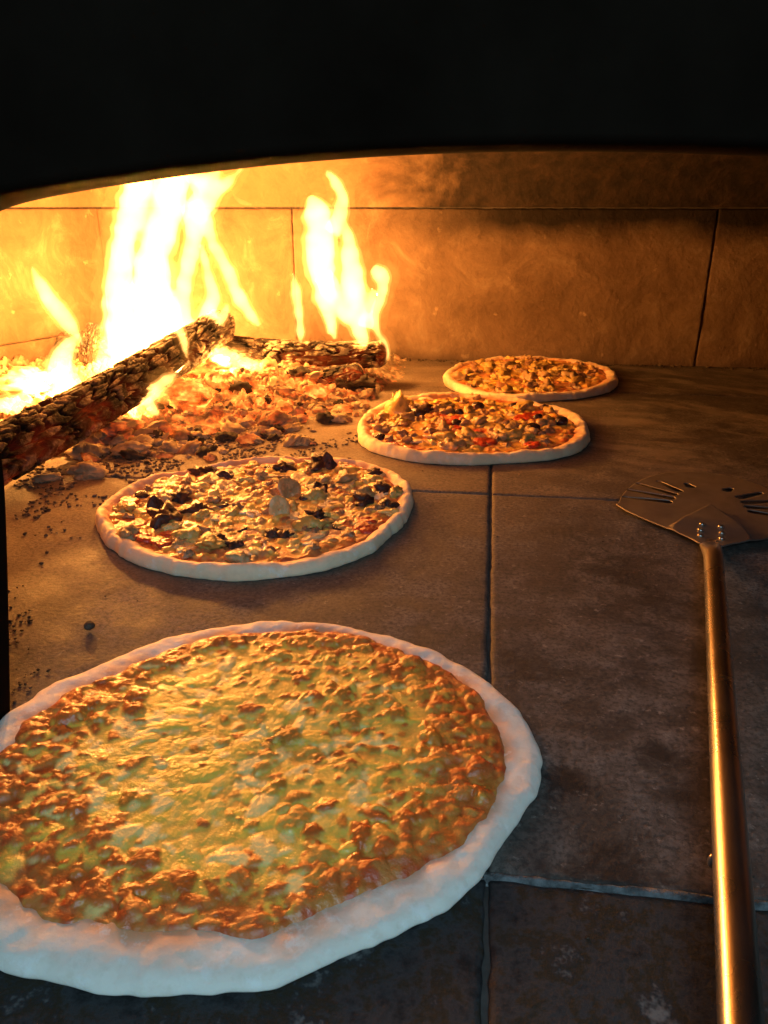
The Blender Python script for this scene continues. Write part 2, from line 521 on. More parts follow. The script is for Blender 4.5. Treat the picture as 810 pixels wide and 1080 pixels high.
side_wall('wall_left', (-.8555, YW+.011), (-1.16, .95), [.62], [-.004, .055, ZJ])
side_wall('wall_left_front', (-1.16, .95), (-.78, .395), [], [-.004, ZJ])
side_wall('wall_right', (1.10, YW), (1.22, 1.0), [.5], [-.004, ZJ])
side_wall('wall_right_front', (1.22, 1.0), (.98, .395), [], [-.004, ZJ])

# vault: springs from the walls a few mm proud of them and closes over the oven
def edge_dist(x, y):
    segs = [((-.86, YW), (1.10, YW)), ((-.86, YW), (-1.16, .95)), ((-1.16, .95), (-.78, .44)), ((1.10, YW), (1.22, 1.0)), ((1.22, 1.0), (.98, .44))]
    r = np.full(x.shape, 9.0)
    for a, b in segs:
        a, b = np.array(a), np.array(b); d = b-a
        n_ = np.array([d[1], -d[0]])/np.hypot(*d)
        if n_ @ (np.array([0, .9])-a) < 0: n_ = -n_
        r = np.minimum(r, (x-a[0])*n_[0]+(y-a[1])*n_[1])
    return r
ring = [(-.78, .40), (-1.16, .95), (-.86, YW), (1.10, YW), (1.22, 1.0), (.98, .40), (-.78, .40)]
bp = []
for (a, b), (c, d) in zip(ring[:-1], ring[1:]):
    for k in range(60): bp.append((a+(c-a)*k/60, b+(d-b)*k/60))
bp = np.array(bp); cc_ = np.array((.1, 1.0))
dirs = cc_-bp
K = np.r_[-.02, .001, np.linspace(.002, 1, 90)**2]
Xc = bp[None, :, 0]+dirs[None, :, 0]*K[:, None]; Yc = bp[None, :, 1]+dirs[None, :, 1]*K[:, None]
D = edge_dist(Xc, Yc)
Z = np.where(D > .003, ZJ+.0025+.20*np.sqrt(np.clip(1-(1-np.clip((D-.003)/.62, 0, 1))**2, 0, 1)), ZJ+.0025)
Z = Z+.0035*fbm(Xc*8, Yc*8, 3, 5)*np.clip(D*12, 0, 1)
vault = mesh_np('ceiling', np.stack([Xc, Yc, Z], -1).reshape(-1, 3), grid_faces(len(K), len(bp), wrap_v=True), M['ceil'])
tag(vault, kind='structure')

# mouth of the oven: sooty front with a low arch
YA = .392
tr = [(10, 752), (10, 700), (8, 600), (5, 510), (0, 460), (-25, 400), (-48, 330), (-50, 275), (-30, 238), (0, 219), (50, 208), (100, 199), (200, 184), (300, 172.5), (400, 165), (500, 160.5), (600, 159.5), (700, 161), (810, 165)]
pts = [plane_y(a, b, YA) for a, b in tr]
L2 = [(p[0], max(p[2], 0)) for p in pts]
L2[0] = (L2[0][0], -.003)
xr = L2[-1][0]
right = [(xr+.06, L2[-1][1]-.003), (xr+.14, L2[-1][1]-.018), (xr+.19, .27), (xr+.215, .2), (xr+.21, .1), (xr+.2, -.003)]
prof = L2+right
# smooth resample
pp = np.array(prof); s_ = np.r_[0, np.cumsum(np.hypot(*np.diff(pp, axis=0).T))]
ss = np.linspace(0, s_[-1], 160)
px_ = np.interp(ss, s_, pp[:, 0]); pz_ = np.interp(ss, s_, pp[:, 1])
for _ in range(6):
    px_[1:-1] = (px_[:-2]+2*px_[1:-1]+px_[2:])/4; pz_[1:-1] = (pz_[:-2]+2*pz_[1:-1]+pz_[2:])/4
N = len(px_)
ctr = np.array([.1, .1])
ox = np.where(True, 0, 0)*px_
th = np.arctan2(pz_-.0, px_-.1)
outer = []
for k in range(N):
    dx, dz = px_[k]-.1, pz_[k]-.0
    t = min((1.25/abs(dx)) if abs(dx) > 1e-6 else 1e9, (.95/dz) if dz > 1e-6 else 1e9)
    outer.append((.1+dx*t, max(dz*t, -.003)))
ox = np.array([o[0] for o in outer]); oz = np.array([o[1] for o in outer])
TH = .05
YA -= TH
rows = []
for (x_, z_, y_) in ((ox, oz, YA+TH), (px_, pz_, YA+TH), (px_, pz_, YA+TH-.001), (px_+(.1-px_)*.0, pz_, YA+.004), (px_+np.sign(px_-.1)*.004, pz_+.004, YA), (ox, oz, YA)):
    rows.append(np.stack([x_, np.full(N, y_), z_], 1))
Vv = np.concatenate(rows)
Ff = grid_faces(len(rows), N, flip=True)
front = mesh_np('wall_front', Vv, Ff, M['dark_tone'], smooth=False)
tag(front, kind='structure')

# hanging smoke hood above the mouth
# ------------------------------------------------------------------ pizzas
def outline(trace, zc, cx, cy, R, closed_extra=(), smooth=3, blend=1.0):
    q = np.array([ground(a, b, zc)[:2] for a, b in trace])-np.array([cx, cy])
    a = np.arctan2(q[:, 1], q[:, 0]); r = np.hypot(*q.T)
    for (aa, rr) in closed_extra:
        a = np.r_[a, aa]; r = np.r_[r, rr]
    o = np.argsort(a); a, r = a[o], r[o]
    A = np.linspace(-PI, PI, 361)[:-1]
    rr = np.interp(A, np.r_[a-2*PI, a, a+2*PI], np.r_[r, r, r])
    for _ in range(smooth*6):
        rr = (np.roll(rr, 1)+2*rr+np.roll(rr, -1))/4
    rr = R+(rr-R)*blend
    return lambda t: np.interp((t+PI) % (2*PI)-PI, np.r_[A, PI], np.r_[rr, rr[0]])


def crust_mesh(root, Rf, Wf, rim_h, base_h, seed, nth=720, lump=.0015, col=(.80, .70, .56), scorch=None):
    th = np.linspace(-PI, PI, nth, endpoint=False)
    R = Rf(th)+.0048*fbm(np.cos(th)*3.2, np.sin(th)*3.2, 0, seed)+.0008*noise(np.cos(th)*22, np.sin(th)*22, 0, seed+4)
    Wd = Wf(th)*(1+.22*fbm(np.cos(th)*3.5, np.sin(th)*3.5, 7, seed+60))
    cx, sx = np.cos(th), np.sin(th)
    # profile: s from the middle of the base outwards over the rim and down to the stone
    prof = [(-1e9, 0.0), (-2.2, 0), (-1.5, .02), (-1.15, .12), (-.95, .35), (-.8, .62), (-.66, .84), (-.5, .97), (-.36, 1.0), (-.24, .95), (-.14, .82), (-.07, .64), (-.02, .42), (0, .24), (-.012, .1), (-.03, 0.0)]
    # resample profile
    P = np.array(prof[1:]); sp = np.r_[0, np.cumsum(np.hypot(P[:, 0], P[:, 1])[1:]*0+np.hypot(*np.diff(P, axis=0).T))]
    s2 = np.linspace(0, sp[-1], 54)
    Pa = np.interp(s2, sp, P[:, 0]); Pb = np.interp(s2, sp, P[:, 1])
    rows = []
    rh = rim_h*(1+.30*fbm(cx*2.6, sx*2.6, 5, seed+2)+.09*noise(cx*9, sx*9, 2, seed+5))
    cols = []
    for k, (a, b) in enumerate(zip(Pa, Pb)):
        r = R+a*Wd
        z = (base_h if a < -.9 else base_h*min(1, b*1.2))*(1 if a < -.25 else b) if False else b*(rh)+(base_h*(1-b) if a < -.36 else 0)
        x_, y_ = r*cx, r*sx
        d = fbm(x_*55, y_*55, z*60, seed+7)+.5*noise(x_*150, y_*150, 0, seed+8)
        fade = max(0, min(1, b*1.4))
        z = z+(lump*.6 if rim_h < .01 else lump)*d*fade
        x_ = x_+lump*.7*noise(x_*70, y_*70, z*70, seed+9)*fade*cx
        y_ = y_+lump*.7*noise(x_*70, y_*70, z*70, seed+9)*fade*sx
        z = np.maximum(z, .0006)
        rows.append(np.stack([x_, y_, z], 1))
        base = np.array(col)[None, :]*np.ones((nth, 1))
        inner = np.clip((-a-.42)/.5, 0, 1)         # sauce has run up the inner side of the rim
        inner = np.clip(inner+1.1*fbm(x_*30, y_*30, 0, seed+21)*np.clip((-a-.2)*3, 0, 1), 0, 1)*.9
        base = base*(1-inner)[:, None]+np.array((.68, .28, .10))[None, :]*inner[:, None]
        if scorch:
            sc = np.clip(fbm(x_*22+3, y_*22, 0, seed+30)*2.6-scorch+.55*(-cx*.6+sx*.8), 0, 1)*np.clip(b*1.3, 0, 1)
            base = base*(1-sc*.6)[:, None]+np.array((.42, .22, .09))[None, :]*(sc*.6)[:, None]
        cols.append(base)
    cen = np.array([[0, 0, base_h]])
    V = np.concatenate(rows+[cen])
    Fq = grid_faces(len(rows), nth, wrap_v=True).tolist()
    ci = len(V)-1
    # centre fan
    Fq += [(ci, j, (j+1) % nth) for j in range(nth)]
    o = mesh_np('crust', V, Fq, M['dough'], root, col=np.concatenate(cols+[np.array([col])]))
    return o


def smoothstep(x): x = np.clip(x, 0, 1); return x*x*(3-2*x)


def topping_mesh(root, name, Rf, Wf, base_h, seed, lumps, palette, styl, res=.0008, nth=760, nr=170, over=.62):
    """raster of melted lumps -> polar sheet. lumps: (x, y, a, b, rot, h, colour, soft)"""
    Rm = .2; n_ = int(2*Rm/res)
    Hm = np.zeros((n_, n_)); Cm = np.zeros((n_, n_, 3))
    gx = (np.arange(n_)+.5)*res-Rm
    X, Y = np.meshgrid(gx, gx, indexing='ij')
    Hm, Cm = styl(X, Y)
    for (lx, ly, a, b, rot, h, c, soft) in lumps:
        m = max(a, b)*1.05
        i0, i1 = int((lx-m+Rm)/res), int((lx+m+Rm)/res)+2; j0, j1 = int((ly-m+Rm)/res), int((ly+m+Rm)/res)+2
        if i0 < 0 or j0 < 0 or i1 >= n_ or j1 >= n_: continue
        x = X[i0:i1, j0:j1]-lx; y = Y[i0:i1, j0:j1]-ly
        c_, s_ = math.cos(rot), math.sin(rot)
        p, q = (x*c_+y*s_)/a, (-x*s_+y*c_)/b
        ang = np.arctan2(q, p)
        d2 = (p*p+q*q)*(1+.22*np.sin(3*ang+lx*900)+.14*np.sin(5*ang+ly*700))
        dome = h*np.sqrt(np.clip(1-d2, 0, 1))
        sub = Hm[i0:i1, j0:j1]; ba = np.median(sub[d2 < 1]) if (d2 < 1).any() else 0
        new = ba*.8+dome*(1+.22*noise(X[i0:i1, j0:j1]*480, Y[i0:i1, j0:j1]*480, 0, 77))
        msk = (new > sub) & (d2 < 1)
        w = np.clip((1-d2)*soft, 0, 1)*msk
        Hm[i0:i1, j0:j1] = np.where(msk, new, sub)
        cc = Cm[i0:i1, j0:j1]
        Cm[i0:i1, j0:j1] = cc*(1-w[..., None])+np.array(c)*w[..., None]
    # melt: light blur
    for _ in range(2):
        Hm = (np.roll(Hm, 1, 0)+np.roll(Hm, -1, 0)+np.roll(Hm, 1, 1)+np.roll(Hm, -1, 1)+2*Hm)/6
        Cm = (np.roll(Cm, 1, 0)+np.roll(Cm, -1, 0)+np.roll(Cm, 1, 1)+np.roll(Cm, -1, 1)+2*Cm)/6
    th = np.linspace(-PI, PI, nth, endpoint=False)
    Ri = Rf(th)-Wf(th)*over+.004*fbm(np.cos(th)*9, np.sin(th)*9, 1, seed+40)
    tt = np.linspace(.004, 1, nr)
    T, TH_ = np.meshgrid(tt, th, indexing='ij')
    Rr = T*Ri[None, :]
    x, y = Rr*np.cos(TH_), Rr*np.sin(TH_)
    i = np.clip(((x+Rm)/res).astype(int), 0, n_-1); j = np.clip(((y+Rm)/res).astype(int), 0, n_-1)
    edge = smoothstep((1-T)*Ri[None, :]/.016)
    h = Hm[i, j]*(.25+.75*edge)
    dist = (Rf(th)[None, :]-Rr)/Wf(th)[None, :]
    rise = .0032*np.clip(1.2-dist, 0, 1)**1.5                # creeps up the rim
    z = base_h+.0010+h+rise-(1-smoothstep((1-T)*Ri[None, :]/.007))*.0045
    Ce = Cm[i, j]; ek = np.clip(1.3-(1-T)*Ri[None, :]/.019+1.1*fbm(x*70, y*70, 0, seed+50), 0, 1)[..., None]*.85
    sg = np.clip(.5+noise(x*200, y*200, 0, seed+51), 0, 1)[..., None]
    Ce = Ce*(1-ek)+(np.array((.52, .07, .015))*sg+np.array((.62, .22, .05))*(1-sg))*ek
    V = np.stack([x, y, z], -1).reshape(-1, 3)
    return mesh_np(name, V, grid_faces(nr, nth, wrap_v=True), M['top'], root, col=Ce.reshape(-1, 3)), (Hm, Rm, res)


PZ = []
def pizza(name, label, trace, c, R, extra=(), wf=None, rim_h=.012, base_h=.0045, seed=1, zc=.007, scorch=None, col=(.80, .70, .56), nth=720):
    root = empty(name, (c[0], c[1], .0004))
    tag(root, label, 'pizza', 'pizzas baking on the stone floor of the oven')
    Rf = outline(trace, zc, c[0], c[1], R, extra)
    crust_mesh(root, Rf, wf, rim_h, base_h, seed, nth=nth, scorch=scorch, col=col)
    return root, Rf


# --- front cheese pizza
T1 = [(0, 770), (40, 738), (90, 705), (150, 680), (200, 664), (255, 656), (330, 655), (400, 664), (460, 683), (510, 710), (545, 745), (568, 785), (568, 820), (550, 865), (520, 905), (475, 945), (430, 968), (380, 990), (330, 1015), (270, 1035), (200, 1043), (130, 1042), (60, 1030), (0, 1015)]
c1 = np.array([-.127, .372])
wf1 = lambda t: .0265+.006*np.cos(t+1.9)+.003*np.sin(3*t)+.003*np.sin(7*t+1)
r1, Rf1 = pizza('cheese_pizza', 'large cheese and tomato pizza with a wide pale crust, nearest the oven mouth', T1, c1, .162,
                extra=[(-2.9, .184), (PI*.98, .188), (2.95, .180)], wf=wf1, rim_h=.0072, base_h=.005, seed=3, scorch=1.7, col=(.80, .72, .60), nth=900)


def in_disc(Rf, Wf, k=.75):
    while True:
        x, y = random.uniform(-.19, .19), random.uniform(-.19, .19)
        t = math.atan2(y, x)
        if math.hypot(x, y) < Rf(t)-Wf(t)*k: return x, y, t


def styl1(X, Y):
    n1 = fbm(X*20, Y*20, 0, 5); n2 = fbm(X*60, Y*60, 0, 9)
    H = .0016+.0016*n1+.0007*n2
    ch = np.array((.86, .56, .09)); sa = np.array((.46, .07, .015)); br = np.array((.60, .24, .04))
    r = np.hypot(X, Y)
    f = np.clip(1.0+n1*1.1-np.clip((X-.0)*6, -.2, .7)-np.clip((r-.102)*38, 0, 1.9), 0, 1)[..., None]
    g = np.clip(.5+n2*1.5, 0, 1)[..., None]
    low = sa*(1-g)+br*g
    return H, ch*f+low*(1-f)


lum = []
for k in range(2500):
    x, y, t = in_disc(Rf1, wf1, .72)
    r = math.hypot(x, y)
    right = max(0, min(1, .30+x*6.5+y*2.5))
    edge = max(0, min(1, (r-(.098 if t > -.3 and t < 2.6 else .088))/.022))
    u = random.random()
    a = random.uniform(.0020, .0052)
    if random.random() < .14: a = random.uniform(.0055, .0095)
    b = a*random.uniform(.5, .95); h = a*random.uniform(.20, .5)
    if u < .03+.42*right+.06*edge: col = random.choice([(.66, .30, .05), (.72, .37, .06), (.56, .21, .03)])
    elif u < .07+.50*right+.62*edge: col = random.choice([(.62, .14, .025), (.68, .22, .04), (.54, .12, .02)])
    else: col = random.choice([(.90, .62, .12), (.86, .55, .08), (.93, .72, .25), (.86, .60, .08)]); h *= .36; a *= 1.4
    lum.append((x, y, a, b, random.uniform(0, PI), h, col, random.uniform(1.5, 5)))
topping_mesh(r1, 'melted_cheese', Rf1, wf1, .005, 3, lum, None, styl1, res=.0007, nth=1000, nr=230)

# --- three pizzas with many toppings
# shared topping pieces
def lump_mesh(name, mat, r, seed, squash=.6, rough=.35, sub=3, freq=1.6):
    bm = bmesh.new(); bmesh.ops.create_icosphere(bm, subdivisions=sub, radius=1)
    co = np.array([v.co for v in bm.verts])
    d = 1+rough*fbm(co[:, 0]*freq+seed, co[:, 1]*freq, co[:, 2]*freq, seed)*1.5+rough*.30*noise(co[:, 0]*4.5, co[:, 1]*4.5, co[:, 2]*4.5, seed)+rough*.12*noise(co[:, 0]*9, co[:, 1]*9, co[:, 2]*9, seed+3)
    co = co*d[:, None]*r; co[:, 2] *= squash
    for v, c in zip(bm.verts, co): v.co = c
    for f in bm.faces: f.smooth = True
    me = bpy.data.meshes.new(name); bm.to_mesh(me); bm.free(); me.materials.append(mat); return me


def slice_mesh(name, mat, rf, thick, bend=0.0, seed=0, nth=40, nr=7, wob=.0006, curl=0.0):
    th = np.linspace(0, 2*PI, nth, endpoint=False)
    R = rf(th)
    rows = []
    for side in (1, -1):
        rr = np.linspace(.02, 1, nr) if side == 1 else np.linspace(1, .02, nr)
        for t in rr:
            e = math.sqrt(max(0, 1-max(0, (t-.75)/.25)**2))
            x, y = R*t*np.cos(th), R*t*np.sin(th)
            z = side*thick*.5*(.35+.65*e)*(1 if t < 1 else .3)
            z = z+bend*(x**2)+curl*(y**2)*np.sign(y)+wob*noise(x*300, y*300, seed, seed)
            rows.append(np.stack([x, y, z+0*x], 1))
    V = np.concatenate(rows); Fq = grid_faces(len(rows), nth, wrap_v=True)
    me_o = mesh_np(name, V, Fq.tolist()+[tuple(range(nth))[::-1], tuple(range((len(rows)-1)*nth, len(rows)*nth))], mat)
    me = me_o.data; bpy.data.objects.remove(me_o); return me


def ring_mesh(name, mat, R=.0055, r=.0019, squash=.9):
    nu, nv = 24, 10
    u = np.linspace(0, 2*PI, nu, endpoint=False); v = np.linspace(0, 2*PI, nv, endpoint=False)
    U, V = np.meshgrid(u, v, indexing='ij')
    X = (R+r*np.cos(V))*np.cos(U); Y = (R+r*np.cos(V))*np.sin(U)*.85; Z = r*squash*np.sin(V)
    o = mesh_np(name, np.stack([X, Y, Z], -1).reshape(-1, 3), grid_faces(nu, nv, True, True), mat)
    me = o.data; bpy.data.objects.remove(o); return me


def mushroom_r(s):
    def f(t):
        cap = s*(.95+.25*np.sin(t).clip(0)+.06*np.cos(3*t))
        stem = s*1.35/np.maximum(np.abs(np.cos(t+PI/2))*1.0, .4)
        w = np.exp(-((t-1.5*PI)/.33)**2)
        notch = np.exp(-((np.abs(t-1.5*PI)-.62)/.22)**2)*.38*s
        return cap*(1-w)+w*s*1.35-notch
    return f


KIT = {}
for v in range(3):
    KIT[('mushroom_slice', v)] = slice_mesh('mushroom_slice', M['mush'] if v != 2 else M['mushd'], mushroom_r(.0095+.0015*v), .0030, bend=(10, -8, 14)[v], seed=v)
    KIT[('mushroom_chunk', v)] = lump_mesh('mushroom_chunk', M['mushd'] if v else M['tan'], .0078+.001*v, 5+v, .62, .75)
    KIT[('artichoke_piece', v)] = lump_mesh('artichoke_piece', M['tan'], .0098, 15+v, .6, .75)
    KIT[('aubergine_piece', v)] = lump_mesh('aubergine_piece', M['dark'], .0085+.001*v, 25+v, .65, .75, freq=2.2)
    KIT[('sausage_crumb', v)] = lump_mesh('sausage_crumb', M['sausage'], .0052+.0008*v, 35+v, .75, .8, 3)
    KIT[('cheese_blob', v)] = lump_mesh('cheese_blob', M['cheese'], .0078, 45+v, .42, .8)
    KIT[('pepper_strip', v)] = slice_mesh('pepper_strip', M['red'], lambda t, v=v: .0115*(.42+.58*np.abs(np.cos(t))**.8)*(1+.1*np.sin(3*t+v)), .0034, bend=-12, seed=8+v)
    KIT[('ham_piece', v)] = slice_mesh('ham_piece', M['ham'], lambda t, v=v: .011*(1+.22*np.sin(2*t+v)+.14*np.sin(5*t+2*v)), .0024, bend=-8-6*v, seed=18+v, curl=-6)
    KIT[('onion_sliver', v)] = slice_mesh('onion_sliver', M['onion'], lambda t, v=v: .0125*(.28+.72*np.abs(np.cos(t))**1.4), .0024, bend=-15, seed=28+v)
    KIT[('olive_ring', v)] = ring_mesh('olive_ring', M['olive'], .0052+.0005*v)
    KIT[('olive_half', v)] = lump_mesh('olive_half', M['olive'], .0075, 55+v, .7, .12)
    KIT[('charred_leaf', v)] = slice_mesh('charred_leaf', M['dark'], lambda t, v=v: .012*(1+.18*np.sin(3*t+v)+.06*np.sin(7*t)), .0022, bend=-35, seed=38+v, curl=25)
HALF = {'mushroom_slice': .0016, 'mushroom_chunk': .0035, 'artichoke_piece': .0040, 'aubergine_piece': .0042, 'sausage_crumb': .0030, 'cheese_blob': .0018,
        'pepper_strip': .0018, 'ham_piece': .0016, 'onion_sliver': .0016, 'olive_ring': .0015, 'olive_half': .0038, 'charred_leaf': .004}


def put_piece(root, kind, x, y, z, rot=None, tilt=(0, 0), s=1.0, v=None, label=None):
    v = random.randrange(3) if v is None else v
    o = bpy.data.objects.new(kind, KIT[(kind, v)])
    COL.objects.link(o); o.parent = root
    o.location = (x, y, z+HALF[kind]*s*.30)
    o.rotation_euler = (tilt[0], tilt[1], random.uniform(0, 2*PI) if rot is None else rot)
    o.scale = (s, s, s)
    if label: o['label'] = label
    return o


def styl_mix(sauce, cheese, bias):
    def f(X, Y):
        n1 = fbm(X*24+bias, Y*24, 0, 15); n2 = fbm(X*70, Y*70, 0, 19)
        H = .0016+.0014*n1+.0008*n2
        k = np.clip(.45+n1*1.6-.2*n2, 0, 1)[..., None]
        g = np.clip(.5+n2*1.4, 0, 1)[..., None]
        low = np.array(sauce)*g+np.array((.50, .24, .08))*(1-g)
        return H, np.array(cheese)*k+low*(1-k)
    return f


def busy_lumps(Rf, Wf, n_, cheese, other):
    out = []
    for k in range(n_):
        x, y, t = in_disc(Rf, Wf, .75)
        a = random.uniform(.003, .0075); b = a*random.uniform(.5, .95)
        col = random.choice(cheese) if random.random() < .62 else random.choice(other)
        out.append((x, y, a, b, random.uniform(0, PI), a*random.uniform(.3, .6), col, 3))
    return out


def scatter(root, c, Rf, Wf, Hinfo, base_h, mixl, n_, smin, smax, seed, mind=.0085, fixed=()):
    Hm, Rm, res = Hinfo
    taken = []

    def top(x, y):
        i, j = int((x+Rm)/res), int((y+Rm)/res)
        return base_h+Hm[max(0, min(i, len(Hm)-1)), max(0, min(j, len(Hm)-1))]
    for (kind, px, py, s, v, rot, tilt) in fixed:
        g = ground(px, py, .012); x, y = g[0]-c[0], g[1]-c[1]
        put_piece(root, kind, x, y, top(x, y)+(.004*s if max(abs(tilt[0]), abs(tilt[1])) > .6 else 0), rot, tilt, s, v)
        taken.append((x, y, .008*s))
    kinds = [k for k, w in mixl for _ in range(w)]
    tries = 0; done = 0
    while done < n_ and tries < 6000:
        tries += 1
        x, y, t = in_disc(Rf, Wf, 1.0)
        if any((x-a)**2+(y-b)**2 < (mind*.5+m*.6)**2 for a, b, m in taken): continue
        k = random.choice(kinds); s = random.uniform(smin, smax)
        put_piece(root, k, x, y, top(x, y), None, (lambda q: (random.uniform(-q, q), random.uniform(-q, q)))(.16 if k in ('mushroom_slice', 'ham_piece', 'onion_sliver', 'pepper_strip') else .4), s)
        taken.append((x, y, .0075*s)); done += 1


CH = [(.88, .56, .10), (.82, .48, .08), (.90, .68, .20)]
OT = [(.50, .24, .08), (.42, .12, .04), (.40, .22, .09)]

T2 = [(102, 560), (105, 540), (130, 520), (170, 504), (220, 495), (270, 488), (330, 486), (380, 490), (415, 500), (433, 518), (432, 535), (415, 560), (385, 580), (340, 596), (290, 605), (240, 608), (190, 602), (150, 592), (120, 578)]
c2 = np.array([-.238, .764]); wf2 = lambda t: .017+.003*np.cos(t+1.2)+.002*np.sin(5*t)
r2, Rf2 = pizza('mixed_topping_pizza', 'pizza with mushrooms, dark aubergine and red sauce, second from the oven mouth', T2, c2, .169, wf=wf2, rim_h=.0135, base_h=.005, seed=13, scorch=.95, col=(.84, .66, .43))
_, H2 = topping_mesh(r2, 'melted_cheese', Rf2, wf2, .006, 13, busy_lumps(Rf2, wf2, 1100, CH, OT), None, styl_mix((.46, .07, .025), (.88, .54, .09), 1.0))
fx2 = [('aubergine_piece', 176, 548, 1.75, 0, .4, (.3, .1)), ('charred_leaf', 168, 538, 1.0, 1, 1, (.9, .3)), ('olive_half', 150, 522, 1.3, 0, 0, (.2, 0)), ('aubergine_piece', 211, 497, 1.0, 1, 1, (0, .3)),
       ('aubergine_piece', 337, 489, 1.65, 2, 1.2, (.4, .4)), ('charred_leaf', 345, 492, 1.0, 2, 0, (.8, .2)), ('aubergine_piece', 385, 527, 1.25, 1, 2, (.2, 0)), ('mushroom_chunk', 383, 520, 1.3, 1, 0, (.3, 0)),
       ('mushroom_slice', 294, 542, 1.35, 0, .6, (1.25, .35)), ('artichoke_piece', 325, 553, 1.55, 1, .4, (0, 0)), ('artichoke_piece', 197, 567, 1.35, 0, .5, (0, 0)), ('artichoke_piece', 222, 574, 1.4, 2, 2, (0, .1)),
       ('aubergine_piece', 247, 572, .95, 0, 2, (0, 0)), ('onion_sliver', 255, 580, 1.3, 0, .1, (0, 0)), ('onion_sliver', 262, 540, 1.2, 1, -.4, (0, 0)), ('mushroom_slice', 318, 505, 1.3, 1, .3, (.2, .2)), ('mushroom_slice', 240, 512, 1.2, 0, .3, (.2, .2)),
       ('pepper_strip', 142, 552, 1.2, 0, .8, (0, 0)), ('pepper_strip', 150, 565, 1.3, 1, -.5, (0, 0)), ('pepper_strip', 365, 492, 1.3, 0, .2, (0, 0)), ('pepper_strip', 385, 547, 1.2, 1, .2, (0, 0)), ('ham_piece', 345, 562, 1.5, 1, 0, (.1, 0)),
       ('ham_piece', 180, 508, 1.5, 0, 0, (.2, 0)), ('ham_piece', 270, 560, 1.5, 0, 0, (.1, .1)), ('olive_half', 321, 524, .8, 1, 0, (0, 0)), ('aubergine_piece', 210, 537, 1.2, 2, 0, (0, .3)), ('mushroom_chunk', 172, 527, 1.3, 2, 0, (0, 0)),
       ('cheese_blob', 400, 512, 1.6, 0, 0, (0, 0)), ('cheese_blob', 392, 505, 1.4, 1, 0, (0, 0)), ('cheese_blob', 408, 538, 1.4, 2, 0, (0, 0)), ('mushroom_slice', 305, 520, 1.2, 2, .9, (1.1, 0)), ('mushroom_chunk', 365, 505, 1.4, 1, .9, (.2, 0))]
scatter(r2, c2, Rf2, wf2, H2, .006, [('mushroom_slice', 7), ('mushroom_chunk', 6), ('sausage_crumb', 7), ('cheese_blob', 4), ('onion_sliver', 2), ('aubergine_piece', 2), ('ham_piece', 2), ('olive_ring', 2), ('pepper_strip', 1)], 110, .8, 1.35, 1, mind=.0078, fixed=fx2)

T3 = [(376, 455), (384, 440), (405, 428), (440, 421), (490, 418), (540, 422), (590, 432), (618, 447), (622, 462), (610, 473), (575, 481), (530, 485), (480, 486), (430, 482), (395, 474), (380, 465)]
c3 = np.array([-.019, 1.133]); wf3 = lambda t: .023+.003*np.cos(t)
r3, Rf3 = pizza('olive_and_pepper_pizza', 'pizza with black olives and red pepper, just in front of the hindmost pizza', T3, c3, .180, wf=wf3, rim_h=.015, base_h=.006, seed=23, scorch=1.1, col=(.84, .66, .42))
_, H3 = topping_mesh(r3, 'melted_cheese', Rf3, wf3, .007, 23, busy_lumps(Rf3, wf3, 800, CH, OT), None, styl_mix((.5, .07, .025), (.88, .54, .09), 4.0), res=.001, nth=500, nr=110)
fx3 = [('cheese_blob', 420, 436, 2.2, 0, 0, (.9, 0)), ('cheese_blob', 419, 430, 1.6, 1, 1, (1.2, 0)), ('olive_half', 441, 436, 1.9, 0, 0, (0, 0)), ('aubergine_piece', 449, 432, 1.5, 1, 0, (0, .3)), ('olive_half', 504, 428, 1.5, 0, 0, (0, 0)), ('olive_half', 562, 452, 1.6, 1, 0, (0, 0)),
       ('olive_half', 592, 447, 1.4, 1, 0, (0, 0)), ('artichoke_piece', 468, 463, 1.5, 0, 0, (0, 0)), ('artichoke_piece', 492, 458, 1.5, 1, 0, (0, 0)), ('artichoke_piece', 540, 461, 1.4, 2, 0, (0, 0)), ('mushroom_chunk', 525, 461, 1.3, 2, 0, (0, 0)),
       ('pepper_strip', 512, 466, 1.6, 0, .2, (.1, 0)), ('pepper_strip', 505, 468, 1.3, 1, .2, (.1, 0)), ('pepper_strip', 485, 441, 1.8, 1, -.3, (0, 0)), ('pepper_strip', 552, 441, 1.6, 2, .1, (.1, 0)), ('pepper_strip', 560, 438, 1.4, 2, 1, (.1, 0)), ('onion_sliver', 455, 460, 1.5, 0, 1.2, (0, .5)), ('mushroom_slice', 410, 449, 1.4, 0, 0, (.1, 0))]
scatter(r3, c3, Rf3, wf3, H3, .007, [('mushroom_chunk', 4), ('sausage_crumb', 7), ('cheese_blob', 4), ('artichoke_piece', 2), ('olive_half', 1), ('pepper_strip', 2), ('onion_sliver', 1)], 95, .95, 1.4, 2, mind=.0105, fixed=fx3)

